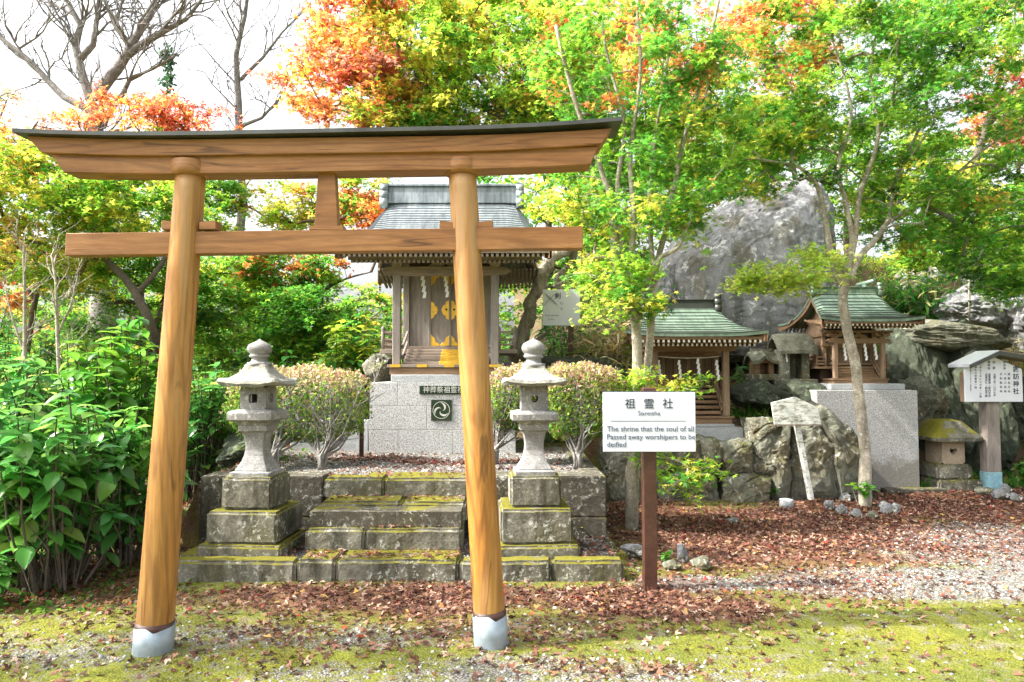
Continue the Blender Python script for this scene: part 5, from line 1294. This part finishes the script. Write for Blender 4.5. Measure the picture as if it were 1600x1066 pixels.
# ---- yellow shrub on the slope, conifer, bare trees
spray_tree('shrub', 'sunlit yellow-green bush on the slope above the rightmost shrine', [(ST(13, (1420, 440), (1415, 410), (1430, 390)), .02, .01)],
    [B(1410, 412, 13, 60, 22, .6, 22, PY+[(PINK, .6)])], leaf=.08, per=80, spr=.3, kind='sasa', cat='shrub', crownname='foliage')
def conifer(px, pyt, pyb, Y, wpx, label):
    a = W(px, pyb, Y); b = W(px, pyt, Y); t = thing('conifer_tree', label, 'tree', tuple(a)); MB().tube([a, b], [.10, .01], 8).build('trunk', MAT['barkd'], t)
    Ps = []; 
    for k in range(110):
        u = RNG.uniform(0, 1)**.8; ang = RNG.uniform(0, 6.28); L = wpx*Y/F*(1-u)*RNG.uniform(.5, 1.1)+.1; n = 16; s_ = RNG.uniform(.15, 1, n)
        q = np.array(a.lerp(b, u))+np.stack([np.cos(ang)*L*s_, np.sin(ang)*L*s_, .15*L*s_], 1)+RNG.normal(0, .10, (n, 3)); Ps.append(q)
    P = np.concatenate(Ps); leaves('crown', 'oval', P, RNG.uniform(.10, .2, len(P)), pick([((.03, .08, .03), 3), ((.05, .12, .05), 2)], len(P)), t, tilt=1)
conifer(262, 78, 560, 24, 42, 'narrow dark conifer standing far off against the sky')
def bare(label, stems, n, depthmax, seed, Y, bark='barkg', twig=.02, k0=.35, name='bare_tree', cat='tree', lenf=.34, end=.3):
    rnd = random.Random(seed); loc = stems[0][0][0]; t = thing(name, label, cat, tuple(loc)); tk = MB(); br = MB(); q = []
    for pts, r0, r1 in stems:
        fine = []
        for i in range(len(pts)-1):
            for k in range(4): fine.append(pts[i].lerp(pts[i+1], k/4)+mn.noise_vector((pts[i].lerp(pts[i+1], k/4))*.8)*r0*1.0*(i > 0 or k > 0))
        fine.append(pts[-1]); m_ = len(fine); rr = [r0+(r1-r0)*i/(m_-1) for i in range(m_)]; tk.tube(fine, rr, 10)
        for i in range(int(m_*k0), m_):
            for _ in range(n): q.append((fine[i], (fine[min(i+1, m_-1)]-fine[i-1]).normalized(), rr[i]*.55, 1))
    tko = tk.build('trunk', MAT[bark], t)
    while q:
        p, d, r, dep = q.pop()
        r = min(r, twig*1.6/dep)
        if r < .0025: r = .0025
        dd = (d+Vector((rnd.gauss(0, .6), rnd.gauss(0, .5), rnd.gauss(.15, .45)))).normalized(); L = lenf*Y/10*(1+rnd.random()*1.6)/(dep**.55)
        pts = [p]; 
        for k in range(4):
            dd = (dd+Vector((rnd.gauss(0, .22), rnd.gauss(0, .2), rnd.gauss(.06, .2)))).normalized(); pts.append(pts[-1]+dd*L/4)
        br.tube(pts, [r, r*.85, r*.7, r*.55, r*.4], 4, cap=False)
        if dep < depthmax:
            for k in (1, 2, 3, 4):
                if rnd.random() < .75: q.append((pts[k], dd, r*.6, dep+1))
    br.build('branches', MAT[bark], tko); return t
bare('big bare grey-barked tree spreading its limbs over the left of the sky', [
    (ST(14, (165, 540), (160, 400), (152, 260), (150, 165)), .28, .17), (ST(14, (150, 170), (185, 115), (205, 70), (240, 20), (262, -60)), .13, .03), (ST(14, (200, 85), (240, 60), (290, 30), (330, -20)), .09, .02),
    (ST(14, (148, 170), (130, 110), (120, 70), (125, 40), (100, 0), (90, -50)), .10, .03), (ST(14, (126, 92), (145, 70), (150, 20), (160, -50)), .07, .03), (ST(14, (205, 75), (180, 40), (165, 5), (160, -40)), .07, .02),
    (ST(14, (150, 180), (100, 150), (50, 100), (0, 60), (-50, 0)), .08, .03), (ST(14, (160, 200), (195, 150), (205, 125), (240, 110), (280, 85)), .06, .015)], 1, 3, 4, 14, twig=.022)
bare('slim bare tree standing behind the left half of the torii lintel', [
    (ST(14.5, (368, 560), (372, 400), (375, 300), (375, 180), (372, 90), (385, 30), (392, -40)), .11, .03), (ST(14.5, (376, 125), (410, 90), (440, 50), (480, 10)), .04, .012), (ST(14.5, (375, 200), (410, 185), (435, 155), (450, 120)), .04, .012), (ST(14.5, (372, 300), (350, 265), (330, 240)), .03, .01)], 1, 3, 9, 14.5, twig=.014)
bare('pale bare-stemmed shrub at the far left, taller one', [(ST(7.8, (42, 620), (40, 520), (36, 400), (38, 380)), .025, .008), (ST(7.8, (42, 560), (20, 500), (5, 440)), .014, .005)], 1, 2, 2, 7.8, 'bark', .008, .3, 'bare_shrub', 'shrub', lenf=.25)
bare('pale bare-stemmed shrub with white bark behind the hydrangeas', [(ST(7.4, (95, 610), (90, 500), (87, 440), (80, 400)), .022, .008), (ST(7.4, (92, 520), (110, 480), (122, 430)), .014, .005), (ST(7.4, (100, 610), (112, 560), (105, 520)), .012, .004)], 1, 2, 3, 7.4, 'bark', .008, .3, 'bare_shrub', 'shrub', lenf=.25)
# gnarled pale tree behind the main shrine
gt = thing('gnarled_tree', 'gnarled pale twisted trunk right of the main shrine', 'tree', tuple(W(820, 560, 10)))
for pts, r0, r1 in ((ST(10, (800, 560), (828, 490), (838, 460), (845, 430), (858, 405), (885, 398), (905, 370)), .10, .08), (ST(10, (860, 470, .1), (872, 440, .1), (890, 415, .1), (898, 385, .1)), .05, .05), (ST(10, (815, 560, -.1), (840, 530, -.1), (862, 515, -.1)), .05, .02)):
    f_ = []
    for i in range(len(pts)-1):
        for k in range(6): f_.append(pts[i].lerp(pts[i+1], k/6))
    f_ = [p+mn.noise_vector(p*3.5)*.07 for p in f_]; MB().tube(f_, [(r0+(r1-r0)*i/len(f_))*(1+.35*mn.noise(p*7)) for i, p in enumerate(f_)], 14).build('trunk', MAT['bark'], gt, rough=.02, rs=12)
# ---- distant woods
far = None
pf = [(PG+[(OLIVE, 3)], 'rounded dark green tree'), (PMIX, 'yellowing round tree'), (PGY, 'lime green tree')]
protos = []
for i, (pal, nm) in enumerate(pf):
    base = Vector((0, 30, 0)); 
    protos.append(spray_tree('woodland_tree', 'x', [([base, base+Vector((.1, 0, 2)), base+Vector((0, 0, 4.5))], .18, .06)], [((0, 30, 4.3), (2.3, 2.3, 1.8), 60, pal), ((.8, 30, 2.6), (2.2, 2.0, 1.2), 40, pal), ((-.8, 30, 6), (1.4, 1.4, .9), 18, pal)], leaf=.20, per=60, spr=.7, kind='oval', bark='barkd', twig=.012, loc=(0, 30, 0)))
def dupt(root, loc, rz, sc, label, group):
    r = root.copy(); C.objects.link(r); r.location = loc; r.rotation_euler = (0, 0, rz); r.scale = (sc,)*3; r['label'] = label; r['group'] = group
    for ch in list(root.children):
        c = ch.copy(); C.objects.link(c); c.parent = r
        for g_ in ch.children: d = g_.copy(); C.objects.link(d); d.parent = c
    return r
spots = [(-60, 17, 0, .62), (60, 20, 1, .72), (200, 16, 2, .6), (330, 18, 0, .66), (440, 21, 2, .72), (560, 17, 0, .55), (620, 24, 1, .8), (740, 20, 0, .8), (860, 16, 2, .85), (940, 19, 0, 1.0), (1060, 19, 1, .85), (1180, 22, 0, .8), (1330, 20, 2, .6), (1460, 22, 0, .7), (1600, 20, 1, .7), (120, 27, 0, .75), (300, 30, 0, .8), (480, 30, 1, .75), (690, 15.5, 0, .45), (540, 14.5, 0, .4), (260, 14.5, 2, .42), (90, 14.5, 0, .42), (400, 14.0, 0, .38), (980, 14.5, 0, .5)]
where = ('past the left frame edge', 'behind the pale bare shrubs', 'behind the slanting dark trunk', 'left of the slim bare trunk', 'between the torii pillars', 'just left of the main shrine', 'far off behind the main shrine roof, left side', 'directly behind the main shrine', 'right of the main shrine roof', 'behind the twin-trunk maple', 'behind the left part of the huge rock', 'behind the top of the huge rock', 'behind the ringed maple crown', 'high on the hillside', 'at the right edge of the hillside', 'far off left above the bare shrubs', 'far off beyond the slim bare tree', 'far off between the pillars', 'low, behind the main shrine body', 'low, left of the shrine veranda', 'low, behind the left torii pillar', 'low, behind the hydrangeas', 'low, above the left lantern', 'low, behind the picture sign')
for i, (px, Y_, k, s_) in enumerate(spots):
    x = (px-800)/F*Y_; lab = pf[k][1]+' in the woods, '+where[i]; loc = (x, Y_, terr(x, Y_)-.2)
    dupt(protos[k], loc, i*1.3, s_, lab, 'woodland trees in the background')
for pr in protos:
    for ch in list(pr.children):
        for g_ in list(ch.children): bpy.data.objects.remove(g_)
        bpy.data.objects.remove(ch)
    bpy.data.objects.remove(pr)

# ---- maples just outside the left of the frame that shade the foreground
spray_tree('maple_tree', 'maple outside the left frame edge shading the torii', [
    ([Vector((-6.4, 3.2, 0)), Vector((-6.3, 3.2, 1.6)), Vector((-5.9, 3.3, 3)), Vector((-5.3, 3.4, 4.6))], .10, .03), ([Vector((-6.2, 3.2, 2)), Vector((-6.8, 2.6, 3.4)), Vector((-7, 2.3, 4.5))], .05, .02)],
    [((-5.6, 3.2, 4.6), (1.3, 2.0, 1.0), 34, PGY), ((-6.6, 2.2, 5.4), (1.4, 1.5, .9), 22, PGY)], leaf=.08, per=75, spr=.42, bark='barkd', loc=(-6.4, 3.2, 0))
# ================================================================ azaleas
def azalea(label, c, rx, ry, z0, z1, stems, n=9000, box=False):
    t = thing('azalea_bush', label, 'bush', (c[0], c[1], .63), 'clipped azaleas behind the lanterns'); rnd = random.Random(int(c[0]*100)); tk = MB(); ends = []
    for (bx_, by_) in stems:
        b = Vector((bx_, by_, .6))
        for k in range(24):
            a = rnd.uniform(0, 6.28); rr = rnd.uniform(.3, .95); e = Vector((c[0]+math.cos(a)*rx*rr if len(stems) == 1 else b.x+math.cos(a)*rx*.65*rr, c[1]+math.sin(a)*ry*rr, z0+(z1-z0)*rnd.uniform(.15, .8)))
            m_ = b.lerp(e, .45)+Vector((rnd.gauss(0, .04), rnd.gauss(0, .04), .02)); m0 = b+Vector((rnd.gauss(0, .025), rnd.gauss(0, .025), .17)); tk.tube([b+Vector((rnd.gauss(0, .02), 0, 0)), m0, m_, e], [.022, .014, .009, .004], 6); ends.append((m_, e))
    tko = tk.build('stems', MAT['barkg'], t); tw = MB(); 
    for m_, e in ends:
        for k in range(10):
            s_ = m_.lerp(e, rnd.random()); q = s_+Vector((rnd.gauss(0, .16), rnd.gauss(0, .14), rnd.uniform(.03, .28))); q.z = min(q.z, z1-.01); tw.tube([s_, s_.lerp(q, .5)+Vector((rnd.gauss(0, .02), 0, 0)), q], [.005, .004, .002], 3, cap=False)
    tw.build('twigs', MAT['barkg'], tko)
    u = RNG.uniform(-1, 1, (n*4, 3)); 
    e_ = 3.2 if box else 2.3; r = (np.abs(u[:, 0])**e_+np.abs(u[:, 1])**e_+np.abs(u[:, 2])**4)
    keep = (r < 1) & (r > .30*RNG.uniform(0, 1, n*4)+.25); u = u[keep][:n]
    lump = 1+.07*np.sin(u[:, 0]*7+1)*np.cos(u[:, 1]*6)+.05*np.sin(u[:, 0]*17+u[:, 2]*9)
    P = np.stack([c[0]+u[:, 0]*rx*lump, c[1]+u[:, 1]*ry*lump, (z0+z1)/2+u[:, 2]*(z1-z0)/2*(1+.05*np.sin(u[:, 0]*9))], 1)
    P += RNG.normal(0, .012, P.shape)
    top = np.clip((u[:, 2]-.15)*1.6+RNG.normal(0, .35, len(u)), 0, 1)[:, None] > .45
    C_ = np.where(top, pick([((.38, .25, .18), 4), ((.46, .35, .26), 3), ((.30, .34, .09), 4), ((.36, .17, .12), 1)], len(u)), pick([((.09, .20, .03), 5), ((.18, .28, .04), 4), ((.30, .32, .06), 1.6), ((.26, .16, .10), 1.0)], len(u)))
    leaves('foliage', 'oval', P, RNG.uniform(.026, .05, len(P)), C_*RNG.uniform(.75, 1.25, (len(P), 1)), t, tilt=.9)
def AZ(label, x0, x1, y0, y1, Y, ry, stems, n, box=False):
    a = W(x0, y1, Y); b = W(x1, y0, Y); azalea(label, ((a.x+b.x)/2, Y), (b.x-a.x)/2, ry, a.z, b.z, stems, n, box)
AZ('broad flat-topped azalea with tan tips behind the left lantern', 360, 572, 572, 688, 7.3, .5, [(W(448, 0, 7.0).x, 6.75), (W(520, 0, 7.).x, 6.8)], 11000, True)
AZ('dense azalea with many pale stems right of the right lantern', 842, 968, 568, 684, 7.15, .42, [(W(898, 0, 7).x, 6.85)], 10500, True)
AZ('narrow azalea between the torii pillar and the right lantern', 764, 835, 572, 672, 7.4, .3, [(W(772, 0, 7.2).x, 7.2)], 5000, True)
# ================================================================ hydrangeas and broad-leaf shrubs
def hydra(label, cx, cy, rx, ry, zb, h, ns, L=.15, pal=None, name='hydrangea_bush', cat='bush', group='hydrangeas on the left bank', dens=7, kind='broad'):
    t = thing(name, label, cat, (cx, cy, zb), group); tk = MB(); Ps, Ms, Ss, Cs = [], [], [], []
    pal = pal or [((.06, .21, .045), 5), ((.10, .30, .055), 4), ((.22, .42, .07), 1.6), ((.34, .36, .08), .25), ((.2, .12, .05), .12)]
    for k in range(ns):
        a = RNG.uniform(0, 6.28); r = math.sqrt(RNG.uniform(0, 1)); ex, ey = cx+math.cos(a)*rx*r, cy+math.sin(a)*ry*r; ez = zb+h*(.55+.45*math.sqrt(max(0, 1-r*r)))*RNG.uniform(.6, 1.05)
        bx_, by_ = cx+(ex-cx)*.45+RNG.normal(0, .05), cy+(ey-cy)*.45+RNG.normal(0, .05)
        b = np.array([bx_, by_, zb-.05]); e = np.array([ex, ey, ez]); m_ = (b+e)/2+np.array([RNG.normal(0, .07), RNG.normal(0, .07), .08*h]); tk.tube([b, m_, e], [.010, .008, .005], 5, cap=False)
        tk.tube([b, b*.5+m_*.5+np.array([RNG.normal(0, .05), RNG.normal(0, .05), 0]), b+np.array([RNG.normal(0, .16), RNG.normal(0, .12), h*RNG.uniform(.25, .6)])], [.007, .005, .002], 4, cap=False)
        nn = dens; yaw0 = RNG.uniform(0, 6.28); c0 = pick(pal, 1)[0]
        for q in range(nn):
            u = q/nn; base = e*(1-u*.85)+m_*(u*.85) if q < nn-2 else m_*(1-(q-nn+2)*.35)+b*((q-nn+2)*.35); pair = 2 if q > 0 else 4
            for s_ in range(pair):
                yaw = yaw0+q*1.57+s_*(2*math.pi/pair)+RNG.normal(0, .25)
                Ps.append(base); Ms.append((yaw, RNG.normal(.15 if q == 0 else -.15, .28), RNG.normal(0, .2))); Ss.append(L*RNG.uniform(.45, 1.3)*(.8 if q == 0 else 1)); Cs.append((c0*.6+pick(pal, 1)[0]*.4)*RNG.uniform(.8, 1.2))
    tk.build('stems', MAT['barkd'], t); M_ = np.array(Ms)
    o = leaves('foliage', kind, np.array(Ps), np.array(Ss), np.array(Cs), t, Rm=rots(len(Ps), 0, M_[:, 0], M_[:, 1], M_[:, 2]), mat='leafbig')
    o.data.polygons.foreach_set('use_smooth', [True]*len(o.data.polygons)); return t
def HP(label, px, pyt, Y, rxp, ry, ns, **k):
    x = W(px, 0, Y).x; zb = terr(x, Y); zt = W(px, pyt, Y).z; return hydra(label, x, Y, rxp*Y/F, ry, zb, zt-zb, ns, **k)
HP('large glossy hydrangea at the left edge, nearest the camera', 20, 590, 5.4, 95, .55, 46, L=.17)
HP('hydrangea with big spreading leaves left of the torii pillar', 115, 620, 5.2, 70, .5, 42, L=.17)
HP('tall hydrangea with sunlit top leaves behind the left torii pillar', 190, 490, 6.6, 70, .5, 46, L=.17, pal=[((.06, .21, .03), 4), ((.16, .34, .03), 4)])
HP('dark green hydrangea filling the gap beside the left torii pillar', 215, 640, 5.9, 75, .5, 44, L=.15)
HP('hydrangea behind the nearest one at the left edge', 40, 545, 6.6, 90, .6, 50, L=.15)
HP('hydrangea seen between the left torii pillar and the left lantern', 325, 560, 7.7, 60, .5, 60, L=.13)
HP('pale green broad-leaved bush on the left bank', 270, 560, 8.2, 80, .6, 60, L=.13, pal=[((.10, .26, .03), 4), ((.2, .36, .04), 2)])
HP('tall broad-leaved shrub left of the shrine veranda with yellowing leaves', 555, 490, 10.2, 50, .5, 60, L=.17, pal=[((.05, .2, .03), 3), ((.30, .42, .04), 3), ((.5, .5, .05), 1.5)], name='broadleaf_shrub')
HP('green shrub behind the left azalea', 440, 545, 9.4, 90, .6, 90, L=.12, pal=[((.05, .2, .03), 3), ((.10, .3, .03), 3)], name='broadleaf_shrub')
HP('leafy shrub in the shade behind the pale bare stems', 60, 520, 9.2, 120, .8, 110, L=.12, name='broadleaf_shrub')
HP('low hydrangea sprouting at the bottom left edge', 15, 850, 4.75, 40, .3, 10, L=.10)
HP('glossy aucuba-like clump on the rocky ledge', 1500, 492, 11.6, 22, .2, 24, L=.14, name='broadleaf_shrub', pal=[((.03, .12, .03), 3)])
HP('dark leafy clump between the roofed notice board and frame edge', 1605, 700, 9.8, 30, .3, 26, L=.13, name='broadleaf_shrub', pal=[((.06, .22, .03), 3), ((.3, .42, .04), 1)])
# bamboo grass
def sasa(label, px, pyt, Y, rxp, ry, ns, pal, L=.22, name='bamboo_grass', zb=None):
    x = W(px, 0, Y).x; zb = terr(x, Y) if zb is None else zb; h = W(px, pyt, Y).z-zb; t = thing(name, label, 'plant', (x, Y, zb), 'clumps of bamboo grass'); tk = MB(); Ps, Ms, Ss, Cs = [], [], [], []
    for k in range(ns):
        a = RNG.uniform(0, 6.28); r = math.sqrt(RNG.uniform()); b = np.array([x+math.cos(a)*rxp*Y/F*r*.8, Y+math.sin(a)*ry*r, zb-.03]); e = b+np.array([RNG.normal(0, .12), RNG.normal(0, .12), h*RNG.uniform(.5, 1)]); tk.tube([b, (b+e)/2+np.array([.02, 0, 0]), e], [.004, .003, .002], 3, cap=False)
        for q in range(9):
            u = RNG.uniform(.35, 1); Ps.append(b+(e-b)*u); Ms.append((RNG.uniform(0, 6.28), RNG.normal(.1, .45), RNG.normal(0, .4))); Ss.append(L*RNG.uniform(.6, 1.2)); Cs.append(pick(pal, 1)[0]*RNG.uniform(.7, 1.3))
    tk.build('stems', MAT['bark'], t); M_ = np.array(Ms); leaves('foliage', 'sasa', np.array(Ps), np.array(Ss), np.array(Cs), t, Rm=rots(len(Ps), 0, M_[:, 0], M_[:, 1], M_[:, 2]))
SG = [((.04, .16, .03), 3), ((.10, .25, .04), 3), ((.4, .34, .16), 1)]; SD = [((.4, .30, .14), 4), ((.55, .46, .28), 3), ((.2, .25, .05), 2)]
sasa('green bamboo grass behind the right lantern finial', 855, 505, 9.9, 35, .3, 90, SG)
sasa('dry tan bamboo grass left of the twin-trunk maple', 935, 490, 9.6, 48, .35, 150, SD)
sasa('bamboo grass behind the half-hidden picture sign', 900, 420, 11.2, 60, .4, 190, SG)
sasa('green grass tuft on the slope right of the rightmost roof', 1420, 455, 13, 40, .4, 90, SG, L=.3)
sasa('dry grass tuft on the hillside at the right', 1555, 520, 11.8, 30, .2, 50, SD)
sasa('green weeds between the two tiny shrines', 1215, 560, 10.6, 35, .2, 60, SG, L=.14)
sasa('green undergrowth at the foot of the huge rock on its left', 1000, 440, 11.6, 60, .5, 170, SG, L=.2)
sasa('green undergrowth between the rightmost shrine roof and the hillside rocks', 1400, 425, 13.2, 60, .5, 150, SG, L=.26)
sasa('green weeds left of the tiny low hokora', 1160, 560, 10.7, 25, .2, 50, SG, L=.14)
# small seedlings
def seedling(label, px, py, Y_, hp, n, L=.06, pal=None, z=0):
    g = G(px, py, z); h = hp*g.y/F; t = thing('seedling', label, 'plant', (g.x, g.y, z)); tk = MB(); Ps, Ms, Ss = [], [], []
    for k in range(n):
        e = np.array([g.x+RNG.normal(0, h*.25), g.y+RNG.normal(0, h*.2), z+h*RNG.uniform(.4, 1)]); tk.tube([(g.x, g.y, z-.01), e], [.003, .0015], 3, cap=False)
        for q in range(4): Ps.append(e); Ms.append((RNG.uniform(0, 6.28), RNG.normal(.1, .3), 0)); Ss.append(L*RNG.uniform(.7, 1.2))
    tk.build('stems', MAT['bark'], t); M_ = np.array(Ms); leaves('foliage', 'broad', np.array(Ps), np.array(Ss), pick(pal or [((.08, .28, .03), 3), ((.2, .4, .03), 1)], len(Ps)), t, Rm=rots(len(Ps), 0, M_[:, 0], M_[:, 1], M_[:, 2]), mat='leafbig')
for a in (('leafy seedling left of the ringed maple trunk', 1342, 792, 0, 52, 8, .10), ('fern-like weed at the foot of the pale-patched boulder', 1208, 782, 0, 22, 9, .07), ('bright weed in a crack of the boulder wall', 1185, 722, 0, 20, 5, .07, None, .35), ('weed in front of the left lantern base', 340, 872, 0, 10, 4, .04, None, .1), ('small weed between left lantern and stairs', 455, 862, 0, 12, 4, .04, None, .12),
          ('yellow-green seedling beside the right lantern base', 905, 842, 0, 18, 4, .06, [((.4, .42, .08), 1)], .11), ('small weed in front of the right part of the kerb', 883, 888, 0, 9, 4, .035), ('weed by the foot of the Soreisha post', 1040, 880, 0, 16, 6, .05), ('weed at the lower left corner of the stairs', 545, 890, 0, 8, 4, .03), ('weed at the foot of the stairs on the right', 700, 900, 0, 8, 4, .03), ('weed right of the left torii pillar', 395, 905, 0, 9, 4, .035)):
    seedling(*a)
# ================================================================ litter, pebbles, grass: uncountable stuff
def scatter(n, x0, x1, y0, y1, dens):
    P = []; k = 0
    while len(P) < n and k < n*14:
        x = random.uniform(x0, x1); y = y0+(y1-y0)*random.random()**1.25; k += 1
        if random.random() < dens(x, y): P.append((x, y, terr(x, y)))
    return np.array(P)
P = scatter(60000, -4.2, 8.5, 3.1, 12.5, lambda x, y: (leafy(x, y)**1.3*(.35+1.1*(.5+.5*nz(x, y, 41, 5))))*(0 if (y > 9.3 and x < .9) else 1)); P[:, 2] += RNG.uniform(.002, .016, len(P))
LC = [((.11, .042, .03), 4), ((.16, .07, .048), 4), ((.24, .125, .085), 3), ((.065, .032, .025), 4), ((.33, .23, .17), 2), ((.26, .035, .02), .3), ((.34, .2, .06), .4)]
o = leaves('fallen_leaves', 'maple3', P, RNG.uniform(.02, .044, len(P)), pick(LC, len(P)), None, (0, 0, 0), tilt=.45, mat='litter'); tag(o, 'dry reddish-brown maple leaves strewn over the ground', 'leaf litter', kind='stuff')
# leaves caught on steps and kerb
Q = []
for _ in range(420):
    i = random.choice((0, 0, 1, 2, 3)); y, z, x0, x1 = rows[i]; Q.append((random.uniform(x0, x1), random.uniform(y+.02, y+(.28 if i < 3 else .4)), z+.012))
for _ in range(700): Q.append((random.choice((random.uniform(-2.5, -1.7), random.uniform(-.35, .8))), random.uniform(5.52, 6.2), .145))
o = leaves('step_leaves', 'maple3', np.array(Q), RNG.uniform(.025, .045, len(Q)), pick(LC, len(Q)), None, (0, 0, 0), tilt=.3, mat='litter'); tag(o, 'scattered dry leaves on the stone steps and ledge', 'leaf litter', kind='stuff')
# pebbles
def pebbles(name, label, P, smin, smax, mat):
    V_, F_ = ico(1); V_ = np.array([tuple(v) for v in V_]); N = len(P); nv = len(V_)
    Rm = rots(N, .5); sc = RNG.uniform(smin, smax, (N, 1, 1))*RNG.uniform(.6, 1.2, (N, 1, 3)); sc[:, :, 2] *= .6
    X = np.einsum('nij,nvj->nvi', Rm, (V_[None]*(1+RNG.uniform(-.18, .18, (N, nv, 1))))*sc)+P[:, None, :]
    fl = np.array(F_); f = (fl[None]+np.arange(N)[:, None, None]*nv).reshape(-1, 3)
    me = bpy.data.meshes.new(name); me.vertices.add(N*nv); me.vertices.foreach_set('co', X.astype(np.float32).reshape(-1)); me.loops.add(f.size); me.loops.foreach_set('vertex_index', f.reshape(-1).astype(np.int32)); me.polygons.add(len(f)); me.polygons.foreach_set('loop_start', (np.arange(len(f))*3).astype(np.int32)); me.update(calc_edges=True)
    me.materials.append(mat); return tag(link_mesh(name, me), label, 'gravel', kind='stuff')
t_ = NT('pebbles'); g_ = t_.n('ShaderNodeNewGeometry'); pm = t_.finish(t_.ramp(g_.outputs['Random Per Island'], [(0, (.09, .088, .088)), (.4, (.2, .2, .205)), (.8, (.34, .335, .33)), (1, (.5, .48, .44))]), .85, .3)
P = scatter(13000, -3.6, 7, 3.1, 8.2, lambda x, y: .05+.8*graz(x, y)*(.4+.8*(.5+.5*nz(x, y, 4, 2))))
pebbles('gravel', 'loose grey gravel in patches among the moss', P, .005, .016, pm)
# moss and grass tufts
P = scatter(42000, -4.2, 6.5, 3.1, 5.6, lambda x, y: max(0, .9-leafy(x, y)*.9-graz(x, y)*.5)*(.25 if nz(x, y, 21, 3.5) < 0 else 1))
N = len(P); o = leaves('moss_and_grass', 'blade', P, RNG.uniform(.008, .022, N), pick([((.10, .125, .015), 4), ((.17, .18, .03), 3), ((.05, .11, .015), 2), ((.12, .22, .09), .6), ((.2, .16, .08), .6)], N), None, (0, 0, 0), Rm=rots(N, 0, None, RNG.normal(1.1, .35, N), RNG.normal(0, .3, N))); tag(o, 'short moss and grass growing over the foreground', 'moss', kind='stuff')
P = scatter(16000, .4, 12, 9.6, 20, lambda x, y: .8 if nz(x, y, 9, 1.1) > -.2 else .3); N = len(P)
o = leaves('hillside_grass', 'sasa', P, RNG.uniform(.08, .26, N), pick([((.05, .17, .02), 4), ((.12, .28, .03), 3), ((.35, .28, .1), 1)], N), None, (0, 0, 0), Rm=rots(N, 0, None, RNG.normal(.8, .35, N), RNG.normal(0, .3, N))); tag(o, 'green ground cover on the rocky hillside', 'ground cover', kind='stuff')
P = scatter(5000, -6, -2.3, 4.6, 9, lambda x, y: .8 if x < -2.9 else .3); N = len(P)
o = leaves('bank_undergrowth', 'oval', P+np.array([0, 0, .02]), RNG.uniform(.03, .07, N), pick([((.05, .15, .02), 3), ((.12, .25, .03), 2), ((.2, .08, .04), 3)], N), None, (0, 0, 0), tilt=.6); tag(o, 'low weeds and leaves on the shady left bank', 'undergrowth', kind='stuff')
